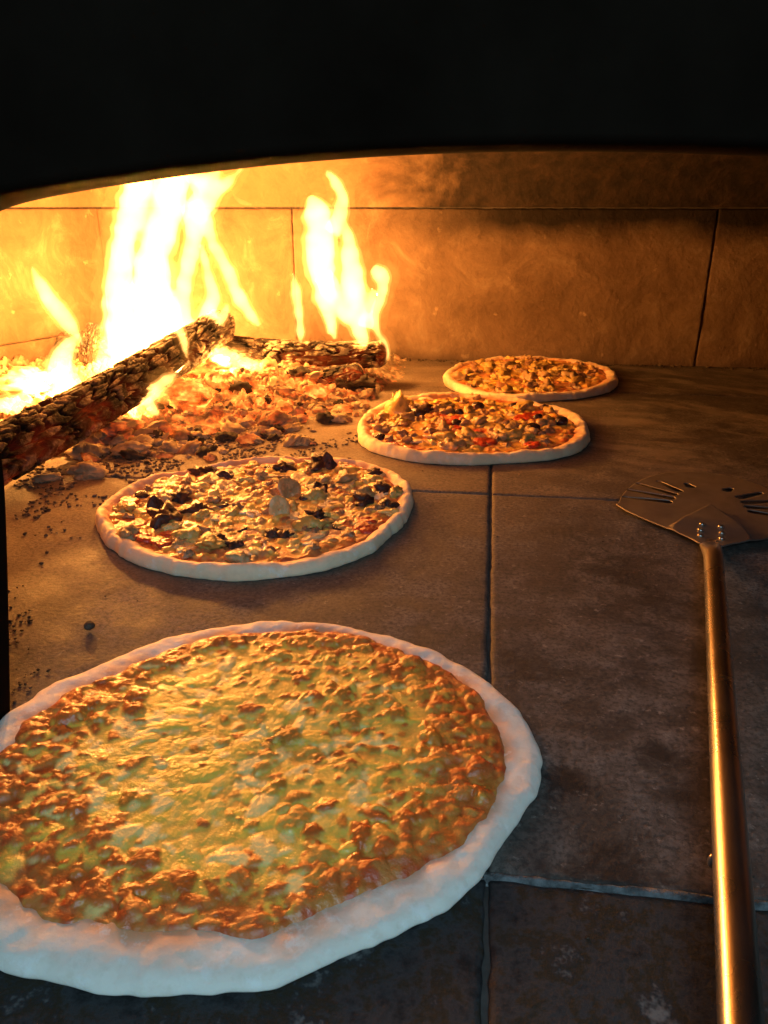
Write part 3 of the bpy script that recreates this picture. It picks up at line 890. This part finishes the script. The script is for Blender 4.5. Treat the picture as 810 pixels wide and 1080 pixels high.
T4 = [(466, 398), (475, 390), (500, 382), (540, 378), (590, 380), (630, 386), (650, 396), (648, 407), (630, 414), (590, 419), (550, 421), (510, 417), (480, 409)]
c4 = np.array([.086, 1.497]); wf4 = lambda t: .024+.003*np.cos(t)
r4, Rf4 = pizza('sausage_crumb_pizza', 'smallest looking pizza at the back, pale golden toppings, close to the back wall', T4, c4, .181, wf=wf4, rim_h=.013, base_h=.006, seed=33, scorch=1.6, col=(.84, .66, .42))
_, H4 = topping_mesh(r4, 'melted_cheese', Rf4, wf4, .007, 33, busy_lumps(Rf4, wf4, 600, CH, OT), None, styl_mix((.5, .14, .04), (.88, .54, .09), 8.0), res=.001, nth=400, nr=90)
scatter(r4, c4, Rf4, wf4, H4, .007, [('mushroom_chunk', 3), ('sausage_crumb', 5), ('cheese_blob', 6), ('artichoke_piece', 4), ('ham_piece', 2), ('onion_sliver', 2)], 100, 1.0, 1.5, 3, mind=.0105)


# ------------------------------------------------------------------ metal peel
def peel():
    hx = ground(750, 573, .008)
    tail = ground(779, 1080, .024)
    root = empty('pizza_peel', (hx[0], hx[1], 0))
    tag(root, 'round slotted metal pizza peel with a long shiny tube handle', 'pizza peel')
    d = np.array([tail[0]-hx[0], tail[1]-hx[1]]); d /= np.hypot(*d)
    hd = np.array([math.sin(math.radians(2)), math.cos(math.radians(2))])  # head axis, into the oven
    hd = -d; sd = np.array([hd[1], -hd[0]])
    # head outline in head axes (a along the axis away from the handle, b to the right)
    A = np.linspace(0, 2*PI, 160, endpoint=False)
    tri = [(652, 533)]
    Ltr = [ground(a, b, .006)[:2]-hx[:2] for a, b in tri]
    la = [(float(p @ hd), float(p @ sd)) for p in Ltr]
    half = [(-.004, -.010), (.006, -.018)]+[(.028, -.045), (.058, -.083), (.078, -.100)]+[(a, b) for a, b in la]
    amax = max(a for a, b in half)
    ta, tb = la[0]
    half += [(ta+(.232-ta)*math.sin(t), tb*math.cos(t)**.9) for t in np.linspace(.12, 1.5, 14)]
    amax = .231
    left = np.array(half); rightp = left[::-1]*np.array([1, -1])
    poly = np.concatenate([left, [(amax+.002, 0)], rightp])
    # resample + smooth
    pc = np.concatenate([poly, poly[:1]]); s0 = np.r_[0, np.cumsum(np.hypot(*np.diff(pc, axis=0).T))]
    q = np.linspace(0, s0[-1], 1601)[:-1]
    pa = np.interp(q, s0, pc[:, 0]); pb = np.interp(q, s0, pc[:, 1])
    for _ in range(160): pa = (np.roll(pa, 1)+2*pa+np.roll(pa, -1))/4; pb = (np.roll(pb, 1)+2*pb+np.roll(pb, -1))/4
    # slots: cut real openings by dropping cells of a fine grid
    g = .0012
    a0, a1, b0, b1 = pa.min()-g, pa.max()+g, pb.min()-g, pb.max()+g
    na, nb = int((a1-a0)/g)+1, int((b1-b0)/g)+1
    ga = a0+(np.arange(na)+.5)*g; gb = b0+(np.arange(nb)+.5)*g
    GA, GB = np.meshgrid(ga, gb, indexing='ij')
    ins = np.zeros(GA.shape, bool)
    for k in range(len(pa)):
        k2 = (k+1) % len(pa)
        cond = ((pa[k] > GA) != (pa[k2] > GA)) & (GB < (pb[k2]-pb[k])*(GA-pa[k])/(pa[k2]-pa[k]+1e-12)+pb[k])
        ins ^= cond
    ac = .112
    slots = []
    for s in (-1, 1):
        for ang, r0, r1 in ((-6, .044, .090), (12, .042, .092), (30, .044, .090), (48, .050, .084)):
            t = math.radians(ang)
            slots.append(((ac+math.sin(t)*r0, s*math.cos(t)*r0), (ac+math.sin(t)*r1, s*math.cos(t)*r1), .0052))
        slots.append(((ac+.058, s*.020), (ac+.066, s*.024), .0055))
    for (p, q2, w) in slots:
        d_ = np.array(q2)-np.array(p); Ld = d_ @ d_
        t = np.clip(((GA-p[0])*d_[0]+(GB-p[1])*d_[1])/Ld, 0, 1)
        ww = w*(1-.35*t)
        ins &= (GA-p[0]-t*d_[0])**2+(GB-p[1]-t*d_[1])**2 > ww**2
    def hgt(a, b):
        e = .0075+.0006*noise(a*30, b*30, 0, 3)
        # pressed three-sided stiffening boss, apex away from the handle
        t = np.clip((a-.030)/.072, 0, 1)
        wdt = .040*np.clip(1-t, 0, 1)+.003
        boss = np.clip((wdt-np.abs(b))/.007, 0, 1)*np.clip((a-.012)/.040, 0, 1)*np.clip((.104-a)/.008, 0, 1)
        lip = np.clip((np.abs(b)-.085)/.03, 0, 1)*.002
        return e+.0075*smoothstep(boss)+lip
    idx = -np.ones((na+1, nb+1), int)
    ii, jj = np.nonzero(ins)
    corners = np.zeros((na+1, nb+1), bool)
    for di in (0, 1):
        for dj in (0, 1): corners[ii+di, jj+dj] = True
    ci, cj = np.nonzero(corners)
    idx[ci, cj] = np.arange(len(ci))
    va, vb = a0+ci*g, b0+cj*g
    # relax the stair-stepped border onto the smooth outline
    P = np.stack([pa, pb], 1)
    cnt = np.zeros(corners.shape, int)
    for di in (0, 1):
        for dj in (0, 1): np.add.at(cnt, (ii+di, jj+dj), 1)
    bor = cnt[ci, cj] < 4
    bi = np.nonzero(bor)[0]
    for k in bi:
        dd = (P[:, 0]-va[k])**2+(P[:, 1]-vb[k])**2; m = dd.argmin()
        if dd[m] < (2.2*g)**2: va[k], vb[k] = P[m]
        else:
            for (p, q2, w) in slots:
                d_ = np.array(q2)-np.array(p); t = np.clip(((va[k]-p[0])*d_[0]+(vb[k]-p[1])*d_[1])/(d_ @ d_), 0, 1)
                cx_, cy_ = p[0]+t*d_[0], p[1]+t*d_[1]; r_ = math.hypot(va[k]-cx_, vb[k]-cy_); w_ = w*(1-.35*t)
                if abs(r_-w_) < 1.6*g and r_ > 1e-6:
                    va[k] = cx_+(va[k]-cx_)*w_/r_; vb[k] = cy_+(vb[k]-cy_)*w_/r_; break
    vz = hgt(va, vb)
    X = va*hd[0]+vb*sd[0]; Y = va*hd[1]+vb*sd[1]
    n0 = len(va)
    Vt = np.concatenate([np.stack([X, Y, vz], 1), np.stack([X, Y, vz-.0012], 1)])
    ft = np.stack([idx[ii, jj], idx[ii+1, jj], idx[ii+1, jj+1], idx[ii, jj+1]], 1)
    # edges of the border get a wall
    E = np.concatenate([ft[:, [0, 1]], ft[:, [1, 2]], ft[:, [2, 3]], ft[:, [3, 0]]])
    key = {}
    for a, b in E.tolist():
        if (b, a) in key: key.pop((b, a))
        else: key[(a, b)] = 1
    wl = np.array([(a, a+n0, b+n0, b) for a, b in key])
    Fq = np.concatenate([ft[:, ::-1], ft+n0, wl[:, ::-1]])
    mesh_np('peel_head', Vt, Fq, M['peel'], root)
    # rivets at the neck
    for k, (a, b) in enumerate([(.016, -.010), (.016, .010), (.026, -.010), (.026, .010), (.036, -.009), (.036, .009)]):
        me = lump_mesh('rivet', M['steel'], .0030, 70, .55, .02, 2)
        o = bpy.data.objects.new('rivet', me); COL.objects.link(o); o.parent = root
        o.location = (*(a*hd+b*sd), float(hgt(np.array(a), np.array(b)))+.0008)
    # handle tube, with a flattened neck at the head
    t0 = np.array([*(hd*.012), .010]); t1 = np.array([tail[0]-hx[0], tail[1]-hx[1], .024]); dd = t1-t0
    t1 = t0+dd*1.35
    ns, nc = 90, 40
    ang = np.linspace(0, 2*PI, nc, endpoint=False)
    ax = (t1-t0)/np.linalg.norm(t1-t0); sx = np.cross(ax, [0, 0, 1]); sx /= np.linalg.norm(sx); uz = np.cross(sx, ax)
    rows = []
    for k in range(ns+1):
        t = (k/ns)**1.5
        flat = smoothstep(t/.10)
        rw = .0105*(1-flat)+.0085*flat; rh = .0038*(1-flat)+.0085*flat
        lift = .0085*flat-.002*(1-flat)
        c = t0+(t1-t0)*t+np.array([0, 0, 1])*(lift-.004)
        rows.append(c+np.outer(np.cos(ang)*rw, sx)+np.outer(np.sin(ang)*rh, uz))
    V = np.concatenate(rows)
    Fl = grid_faces(ns+1, nc, wrap_v=True).tolist()+[tuple(range(nc)), tuple(range(ns*nc, ns*nc+nc))[::-1]]
    mesh_np('handle', V, Fl, M['steel'], root)
    # little hanging pin on the left flank of the tube
    pc_ = ground(751, 908, .018)-np.array([hx[0], hx[1], 0])
    me = lump_mesh('pin', M['steel'], .0022, 71, 1.9, .05, 3)
    o = bpy.data.objects.new('pin', me); COL.objects.link(o); o.parent = root; o.location = pc_
    return root


peel()


# ------------------------------------------------------------------ logs
def log(name, label, p0, p1, rad, mat, seed, blocks_=(26, 12), flat=1.0, depth=.17, hot=0.0, ash=1.0, taper=.1, parent=None):
    p0, p1 = np.array(p0, float), np.array(p1, float)
    Ln = np.linalg.norm(p1-p0)
    nu, nv = int(Ln/.0011), 200
    nu = min(nu, 460)
    uu = np.linspace(0, 1, nu); vv = np.linspace(0, 1, nv, endpoint=False)
    U, V = np.meshgrid(uu, vv, indexing='ij')
    bu, bv = blocks_
    # alligator char: rows along the grain, each cracked across at its own places
    cw_, sw_ = np.cos(V*2*PI), np.sin(V*2*PI)
    wx = U*bu+1.3*fbm(U*4, cw_*2, sw_*2, seed); wy = V*bv+.9*fbm(U*8+9, cw_*2, sw_*2, seed+2)
    F1, F2, rnd = voronoi(wx, wy, seed, bv, 4.0, .85)
    G1, G2, rnd2 = voronoi(wx*2.1+5, V*bv*2+.3*fbm(U*20, cw_*4, sw_*4, seed+5), seed+9, bv*2, 3.0, .8)
    top = smoothstep((F2-F1)/.24)
    fine = smoothstep((G2-G1)/.25)
    top = np.where(rnd > .1, top*(.86+.14*fine), top)
    # long splits along the grain
    spl = np.abs(noise(U*1.6, cw_*3.2, sw_*3.2, seed+31))
    top = top*smoothstep((spl+.02)/.10)
    cosv, sinv = np.cos(V*2*PI), np.sin(V*2*PI)
    shape = 1+.16*fbm(U*3, cosv*1.2, sinv*1.2, seed+6)+.05*np.abs(fbm(U*14, cosv*4, sinv*4, seed+8))
    shape = shape*(1-taper*U)
    r = rad*shape*(1-depth*(1-top)+.035*rnd*top)+.0008*fbm(U*80*Ln/.3, cosv*14, sinv*14, seed+9)
    # ends: rounded over, burnt away unevenly
    e = np.minimum(U, 1-U)*Ln/rad
    r = r*np.sqrt(np.clip(1-(1-np.clip(e/.45, 0, 1))**2, 0.0, 1))*(1-.0*e)
    ax = (p1-p0)/Ln; sx = np.cross(ax, [0, 0, 1]); sx /= np.linalg.norm(sx); uz = np.cross(sx, ax)
    bendv = .004*np.sin(U*PI*1.3+seed)
    P = p0[None, None]+(p1-p0)[None, None]*U[..., None]+sx*(r*cosv)[..., None]+uz*(r*sinv*flat+bendv)[..., None]
    n1 = fbm(U*5*Ln/.2, cosv*1.5, sinv*1.5, seed+12)
    colr = np.stack([top, np.clip(top*(.45+1.1*n1+.35*rnd)*ash, 0, 1), np.clip(hot*(1.15-top*.75)*(.55+.8*n1-.35*sinv), 0, 1)], -1)
    c = (p0+p1)/2; c[2] = 0
    nF = grid_faces(nu, nv, wrap_v=True, flip=True)
    o = mesh_np(name, P.reshape(-1, 3)-c, nF, mat, None, col=colr.reshape(-1, 3), loc=tuple(c))
    tag(o, label, 'log', 'burning logs')
    return o


def at_depth(px, py, Y): return plane_y(px, py, Y)


lg = [
    ('firewood_log', 'long charred log with deep square cracks, sloping up from the left edge of the fire', ground(-32, 499, .040), at_depth(236, 344, 1.44), .0335, M['char'], 3, (18, 12), 1.0, .30, .28, 1.0, .03),
    ('firewood_log', 'charred log lying level under the right hand flame, yellow cracked face', at_depth(222, 368, 1.45), at_depth(409, 374, 1.40), .034, M['char'], 9, (10, 9), .82, .26, .55, 1.3, .12),
    ('firewood_log', 'pale ash-covered glowing log lying under the level charred log', at_depth(262, 402, 1.36), at_depth(384, 397, 1.34), .036, M['charhot'], 15, (10, 10), .8, .16, 1.0, 1.9, .2),
    ('firewood_log', 'burning log half hidden behind the tallest flame and the sloping log', at_depth(60, 372, 1.50), at_depth(215, 372, 1.56), .042, M['charhot'], 21, (12, 12), .9, .2, .8, 1.0, .1),
    ('firewood_log', 'short upright charred stub behind the small left flame', at_depth(92, 385, 1.40), at_depth(101, 340, 1.42), .017, M['char'], 31, (5, 8), 1, .2, .7, .6, .1),
]
for a in lg: log(*a)


# ------------------------------------------------------------------ ash bed and embers
def bed():
    # outline of the heap on the stone
    x0, x1, y0, y1 = -1.08, -.16, .95, 1.70
    g = .0021
    nx, ny = int((x1-x0)/g), int((y1-y0)/g)
    X, Y = np.meshgrid(np.linspace(x0, x1, nx), np.linspace(y0, y1, ny), indexing='ij')
    # front edge line from pixel points
    fr = [(-30, 520), (20, 505), (60, 492), (100, 475), (150, 462), (200, 468), (250, 462), (300, 448), (350, 440), (392, 425), (410, 405), (395, 392)]
    q = np.array([ground(a, b)[:2] for a, b in fr])
    yf = np.interp(X, q[:-1, 0], q[:-1, 1])
    d = Y-yf-.02*fbm(X*14, Y*14, 0, 3)
    dr = (q[-2, 0]+.015-X)+.02*fbm(X*14, Y*14, 3, 4)
    m = smoothstep(np.minimum(d/.16, dr/.07))
    wxx, wyy = X+.006*fbm(X*60, Y*60, 0, 7), Y+.006*fbm(X*60, Y*60, 4, 8)
    a1, a2, ai = voronoi(wxx*42, wyy*42, 5); b1, b2, bi = voronoi(wxx*105, wyy*105, 6); e1, e2, ei = voronoi(X*210, Y*210, 7)
    rub = .013*np.clip(ai+.3, 0, 1.3)*np.sqrt(np.clip(1-(a1/.72)**2, 0, 1))+.006*(bi+.7)*np.sqrt(np.clip(1-(b1/.75)**2, 0, 1))+.0022*(1-e1)
    H = m*(.016+.012*fbm(X*9, Y*9, 0, 6)+rub*(.35+.35*m))
    H = H+smoothstep(d/.02)*(.0040*(bi+.2).clip(0)*np.sqrt(np.clip(1-(b1/.6)**2, 0, 1))+.0012*(1-e1)-.0006)*(dr > 0)
    hump = .022*np.exp(-((X+.42)**2/.02+(Y-1.37)**2/.008))
    H = H+hump*m-.0012
    keep = H > -.0008
    f = grid_faces(nx, ny)
    fk = keep.ravel()[f].any(1)
    o = mesh_np('ash_bed', np.stack([X, Y, H], -1).reshape(-1, 3), f[fk], M['bed'])
    tag(o, 'low heap of grey brown ash and hot cinders under the burning logs', 'ash', None, 'stuff')

    def hz(x, y):
        i = int((x-x0)/(x1-x0)*(nx-1)); j = int((y-y0)/(y1-y0)*(ny-1))
        if 0 <= i < nx and 0 <= j < ny: return max(0, H[i, j])
        return 0
    return hz


hz = bed()


def chunk(name, mat, label, px, py, size, seed, squash=.6, rough=.5, z=None, group=None, cat='ember', stretch=1.0, rz=0, sub=4, freq=1.7):
    g = ground(px, py, .012 if z is None else z)
    me = lump_mesh(name, mat, size, seed, squash, rough*.75, sub, freq*1.5)
    o = bpy.data.objects.new(name, me); COL.objects.link(o)
    o.location = (g[0], g[1], (hz(g[0], g[1]) if z is None else z-size*squash*.5)+size*squash*.55)
    o.scale = (stretch, 1, 1); o.rotation_euler = (0, 0, rz)
    tag(o, label, cat, group)
    return o


chunk('glowing_ember', M['ember'], 'big rounded orange glowing ember in front of the sloping log', 200, 430, .033, 3, .62, .4, None, None, 'ember', 1.25, .2)
chunk('glowing_ember', M['ember'], 'red glowing ember beside the lower right side of the sloping log', 122, 452, .024, 4, .5, .5, None, None, 'ember', 1.5, .8)
chunk('glowing_ember', M['ember'], 'thin reddish ember stick leaning up in front of the pale glowing log', 290, 443, .016, 5, 1.0, .4, None, None, 'ember', 1.9, .95)
chunk('ash_lump', M['ash'], 'crumbly pale yellow ash lump alone in front of the sloping log', 93, 492, .019, 6, .6, .7, None, None, 'ash lump', 1.1, .5)
chunk('ash_lump', M['ash'], 'reddish ash lump near the pale yellow lump, nearer the fire', 138, 470, .017, 7, .6, .6, None, None, 'ash lump', 1.4, .3)
chunk('ash_lump', M['ash'], 'large pale ash lump at the far left behind the sloping log, topmost', 30, 402, .034, 8, .6, .55, .035, None, 'ash lump', 1.3, .1)
chunk('ash_lump', M['ash'], 'large pale ash lump at the far left behind the sloping log, lower', 16, 425, .034, 9, .55, .55, None, None, 'ash lump', 1.4, .1)
chunk('ash_lump', M['ash'], 'flat pale brown ash piece beside the lowest end of the sloping log', 48, 497, .011, 10, .5, .4, None, None, 'ash lump', 1.7, .5)
chunk('charcoal_piece', M['coal'], 'dark charcoal piece at the right end of the ember heap beside the pizza', 372, 410, .026, 12, .6, .5, None, None, 'charcoal', 1.5, .2)
chunk('ash_lump', M['ash'], 'yellow lit ash lump between the big ember and the level log', 215, 405, .030, 13, .6, .5, None, None, 'ash lump', 1.5, .2)

# loose small embers and charcoal over the heap
lib = []
for k in range(5):
    lib.append(('glowing_ember', lump_mesh('glowing_ember', M['ember'], .0105, 80+k, .65, .42, 3, 2.6), 'small glowing ember lying loose in the ash heap', 'ember', 'small loose glowing embers'))
    lib.append(('charcoal_piece', lump_mesh('charcoal_piece', M['coal'], .0095, 90+k, .65, .5, 3, 2.6), 'small dark charcoal piece lying loose in the ash heap', 'charcoal', 'small loose charcoal pieces'))
    lib.append(('ash_lump', lump_mesh('ash_lump', M['ash'], .0085, 100+k, .6, .5, 3, 3.0), 'small pale crumbly ash lump lying loose in the ash heap', 'ash lump', 'small loose ash lumps'))
for k in range(290):
    while True:
        px, py = random.uniform(60, 395), random.uniform(385, 475)
        lim = 470 if px < 240 else 455 if px < 330 else 432
        if py < lim and py > 515-px*.62: break
    kk = random.random()
    i = random.randrange(5)*3+(0 if kk < .28 else 1 if kk < .45 else 2)
    nm, me, lb, ct, gp = lib[i]
    g = ground(px, py, .02)
    o = bpy.data.objects.new(nm, me); COL.objects.link(o)
    s = random.uniform(.35, 1.15) if random.random() < .85 else random.uniform(1.2, 1.7)
    o.location = (g[0], g[1], hz(g[0], g[1])+.003*s); o.scale = (s*random.uniform(.8, 1.7), s, s)
    o.rotation_euler = (random.uniform(-.5, .5), random.uniform(-.5, .5), random.uniform(0, 6.28))
    where = 'beside the sloping log' if px < 150 else 'left of centre in the ash heap, below the big ember' if px < 225 else 'below the meeting of the two charred logs' if px < 290 else 'below the pale glowing log' if px < 345 else 'at the right tail of the ash heap'
    tag(o, lb.replace('lying loose in the ash heap', where), ct, gp)


# crumbs of ash and char on the stone
def crumbs(name, label, pts, mat):
    Vs, Fs, off = [], [], 0
    base = bmesh.new(); bmesh.ops.create_icosphere(base, subdivisions=1, radius=1)
    bv = np.array([v.co for v in base.verts]); bf = np.array([[v.index for v in f.verts] for f in base.faces]); base.free()
    for (x, y, s) in pts:
        v = bv*s*RNG.uniform(.55, 1.25, (len(bv), 1))*np.array([RNG.uniform(.7, 1.6), 1, .6])
        a = RNG.uniform(0, 6.28); c_, s_ = math.cos(a), math.sin(a)
        v = np.stack([v[:, 0]*c_-v[:, 1]*s_+x, v[:, 0]*s_+v[:, 1]*c_+y, v[:, 2]+s*.4], 1)
        Vs.append(v); Fs.append(bf+off); off += len(v)
    o = mesh_np(name, np.concatenate(Vs), np.concatenate(Fs), mat, smooth=False)
    tag(o, label, 'crumbs', None, 'stuff')


pts = []
for k in range(4200):
    px = random.gauss(170, 125); py = 452+abs(random.gauss(0, 42))+max(0, (150-px))*.18
    if not (0 < px < 400 and py < 600): continue
    g = ground(px, py); n_ = float(noise(g[0]*22, g[1]*22, 0, 2))
    if n_ < -.1: continue
    pts.append((g[0], g[1], random.uniform(.0008, .0030)*(1.4 if random.random() < .1 else 1)))
crumbs('ash_crumbs', 'grit of ash and cinders scattered on the stone in front of the fire', pts, M['crumb'])
pts = []
for k in range(150):
    px, py = random.uniform(0, 70), random.uniform(600, 745)
    if px > 14+(py-600)*.28*random.random()+8: continue
    g = ground(px, py); pts.append((g[0], g[1], random.uniform(.0006, .0018)))
for k in range(420):
    x = random.uniform(-.8, 1.0); y = YW-.004-abs(random.gauss(0, .012)); pts.append((x, y, random.uniform(.001, .0035)))
for k in range(260):
    x, y = random.uniform(-.6, .6), random.uniform(.2, 1.6); pts.append((x, y, random.uniform(.0004, .0012)))
crumbs('dirt_crumbs', 'dark crumbs swept to the edges of the oven floor', pts, M['dirt'])
chunk('charcoal_piece', M['coal'], 'single small round charcoal crumb alone on the stone between the two nearest pizzas', 94, 660, .0042, 60, .8, .2, 0.004, None, 'charcoal', 1, 0)


# ------------------------------------------------------------------ flames
ft = bpy.data.textures.new('flame_billow', 'CLOUDS'); ft.noise_scale = .030; ft.noise_depth = 1
FTEX = [ft]
FIRE = 3.9


def flame(name, label, Y, tongues, outer=1.7, core=True, voxel=.0032, lamps=(), thick=.75, inner='fcore', veil=True):
    """tongues: lists of (px, py, half width px) read along each tongue at its own distance Y"""
    b = plane_y(*tongues[0][0][:2], Y)
    root = empty(name, (b[0], b[1], 0))
    tag(root, label, 'flame', 'flames of the wood fire')
    org = np.array([b[0], b[1], 0])

    def build(nm, k, mat, extra=0.0, grow=0.0):
        Vs, Fs, off = [], [], 0
        for ti, tg in enumerate(tongues):
            P = []
            for (a, c, w) in tg:
                p = plane_y(a, c, Y+.012*math.sin(c*.05+ti*2.0)); depth = float((p-C0) @ FW)
                P.append([*p, w*depth/FPX])
            P = np.array(P)
            s0 = np.r_[0, np.cumsum(np.linalg.norm(np.diff(P[:, :3], axis=0), axis=1))]
            n_ = max(8, int(s0[-1]/.006)); s = np.linspace(0, s0[-1], n_)
            Q = np.stack([np.interp(s, s0, P[:, i]) for i in range(4)], 1)
            for _ in range(3): Q[1:-1] = (Q[:-2]+2*Q[1:-1]+Q[2:])/4
            tan = np.gradient(Q[:, :3], axis=0); tan /= np.linalg.norm(tan, axis=1)[:, None]
            side = np.cross(tan, [0, 1, 0]); side /= np.linalg.norm(side, axis=1)[:, None]
            ang = np.linspace(0, 2*PI, 22, endpoint=False)
            w = Q[:, 3]*k+extra
            w = w*(1+.10*noise(s*70, ti*3.1, 0, ti+5))
            dirn = np.cross(side, tan)
            rw = side[:, None]*(np.cos(ang)[None, :, None]*w[:, None, None])
            rd = dirn[:, None]*(np.sin(ang)[None, :, None]*(np.minimum(w*thick, .035+extra))[:, None, None])
            wob = .0025*noise(s[:, None]*55, np.cos(ang)[None]*1.5, np.sin(ang)[None]+ti, 40+ti)
            V = Q[:, None, :3]+(rw+rd)*(1+wob[..., None]*20)
            V = V.reshape(-1, 3)-org
            f = grid_faces(n_, 22, wrap_v=True).tolist()
            f += [tuple(range(22))[::-1], tuple(range((n_-1)*22, n_*22))]
            Vs.append(V); Fs += [tuple(i+off for i in q) for q in f]; off += len(V)
        o = mesh_np(nm, np.concatenate(Vs), Fs, mat, root)
        md = o.modifiers.new('r', 'REMESH'); md.mode = 'VOXEL'; md.voxel_size = voxel; md.use_smooth_shade = True
        if FTEX:
            dm = o.modifiers.new('d', 'DISPLACE'); dm.texture = FTEX[0]; dm.strength = .012 if veil else .003; dm.mid_level = .5; dm.texture_coords = 'GLOBAL'
        sm = o.modifiers.new('s', 'SMOOTH'); sm.factor = .5; sm.iterations = 4
        return o
    build('flame_core', .78, M[inner])
    if veil: build('flame_body', 1.0, M['fmid'], .001)
    if veil: build('flame_glow_veil', 1.3, M['fout'], .009)  # dim outer flame, widened to paint the glow around it
    for (a, c, P_, rad) in lamps:
        p = plane_y(a, c, Y)-org
        L = bpy.data.lights.new('flame_light', 'POINT'); L.energy = P_*FIRE; L.color = (1, .385, .072); L.shadow_soft_size = rad
        o = bpy.data.objects.new('flame_light', L); COL.objects.link(o); o.parent = root; o.location = p
    return root


flame('flame', 'tallest flame, a broad white-yellow blaze reaching the oven arch', 1.37, [
    [(140, 405, 34), (136, 365, 30), (128, 330, 22), (126, 290, 17), (132, 250, 17), (142, 215, 20), (150, 185, 20), (150, 150, 8)],
    [(165, 405, 34), (168, 360, 32), (160, 310, 30), (162, 265, 22), (176, 225, 22), (182, 190, 24), (186, 150, 10)],
    [(112, 402, 14), (108, 375, 9), (114, 350, 6), (110, 320, 4), (113, 292, 1.5)],
    [(198, 360, 20), (190, 325, 13), (196, 290, 10), (205, 250, 11), (206, 222, 20), (226, 200, 12), (246, 187, 5.5), (259, 172, 2)],
    [(206, 212, 14), (222, 250, 9), (238, 283, 8), (250, 310, 9), (262, 328, 7), (274, 343, 3)],
    [(200, 372, 16), (216, 345, 15), (226, 315, 9), (219, 285, 6), (212, 258, 2.5)],
    [(216, 345, 9), (236, 335, 7), (240, 320, 3)],
    [(205, 200, 20), (225, 188, 10), (232, 170, 3)],
], lamps=[(150, 350, 5.5, .030), (160, 265, 5.0, .030)])
flame('flame', 'slim leaning flame at the left, tongue bent over the sloping log', 1.16, [
    [(33, 280, 1.5), (42, 300, 8), (56, 322, 12), (72, 342, 11), (84, 356, 6), (88, 366, 2)],
    [(84, 352, 3), (70, 365, 10), (64, 385, 18), (66, 405, 17), (74, 425, 10), (84, 440, 7), (92, 452, 5), (95, 460, 2)],
    [(66, 395, 14), (58, 415, 8), (62, 440, 3)],
], lamps=[(66, 392, 5.0, .014), (57, 324, 5.0, .008)])
flame('flame', 'twisting flame rising from the level log, split into three tongues', 1.385, [
    [(345, 182, 2), (354, 193, 6.5), (361, 207, 9), (358, 228, 11), (350, 245, 12)],
    [(326, 208, 4), (333, 220, 16), (338, 245, 20), (338, 275, 20), (342, 300, 17), (346, 325, 12), (349, 352, 5)],
    [(309, 288, 2), (312, 303, 6), (315, 325, 7), (317, 345, 5.5), (317, 363, 2.5)],
    [(360, 225, 2), (367, 245, 7), (370, 272, 13), (372, 300, 17), (374, 325, 16), (379, 348, 13), (384, 365, 5)],
    [(394, 283, 6), (402, 288, 11), (405, 300, 8), (399, 316, 7.5), (394, 332, 7), (397, 348, 6), (405, 360, 5), (409, 371, 4.5), (405, 381, 4.5), (394, 385, 3)],
    [(385, 345, 10), (390, 320, 8), (395, 305, 6)],
    [(340, 290, 15), (352, 312, 13), (366, 330, 13), (382, 346, 9)],
    [(346, 330, 9), (350, 345, 7), (353, 358, 3)],
], lamps=[(337, 262, .5, .012), (371, 312, .5, .010)], voxel=.0026)
flame('flame', 'tiny detached flame wisp floating right of the twisting flame', 1.385, [
    [(391, 232, .8), (389, 241, 3), (387, 252, 1.2)]], voxel=.0016, veil=False, inner='fmid')
flame('flame', 'low white flame licking under the sloping log from the far left', 1.04, [
    [(-30, 440, 18), (-5, 436, 18), (14, 428, 14), (30, 416, 7), (38, 404, 2)]], lamps=[(-8, 436, 2.4, .012)])
flame('flame', 'low bright flame creeping between the sloping log and the level log', 1.33, [
    [(150, 428, 5), (172, 412, 8), (195, 396, 5), (216, 380, 6), (232, 372, 9), (246, 380, 9), (266, 385, 8), (285, 392, 5), (296, 396, 2)],
    [(246, 368, 2), (250, 378, 6), (262, 395, 7), (268, 405, 3)],
    [(128, 436, 8), (145, 428, 11), (162, 420, 6)]], lamps=[(240, 380, .8, .010), (146, 428, .5, .008)])
flame('flame', 'flame wisp under the arch right of the tallest flame tip', 1.44, [
    [(244, 200, 1), (247, 209, 3.5), (255, 214, 4), (266, 216, 2)]], voxel=.002, veil=False, inner='fmid')
flame('flame', 'narrow white tongue of flame crossing in front of the sloping log', 0.985, [
    [(68, 388, 5), (74, 408, 9), (82, 428, 8), (88, 444, 6), (93, 457, 2.5)]], voxel=.0022)
flame('flame', 'thin spike of flame in front of the upper end of the sloping log', 1.20, [
    [(184, 312, 5), (188, 335, 8), (192, 355, 6), (197, 378, 2)]], voxel=.0022)
flame('flame', 'low bright flame spilling out under the middle of the sloping log', 1.08, [
    [(104, 448, 4), (120, 438, 9), (138, 428, 12), (156, 416, 11), (174, 402, 8), (192, 388, 4), (200, 380, 2)],
    [(118, 436, 7), (120, 448, 6), (114, 458, 2)], [(150, 420, 8), (160, 430, 6), (166, 438, 2)]], lamps=[(138, 426, .5, .006)], voxel=.0022)
flame('flame', 'faint violet blue flame at the foot of the sloping log', 0.965, [
    [(58, 452, 4), (72, 456, 8), (86, 454, 7), (96, 448, 3)]], veil=False, inner='fblue', voxel=.0022)
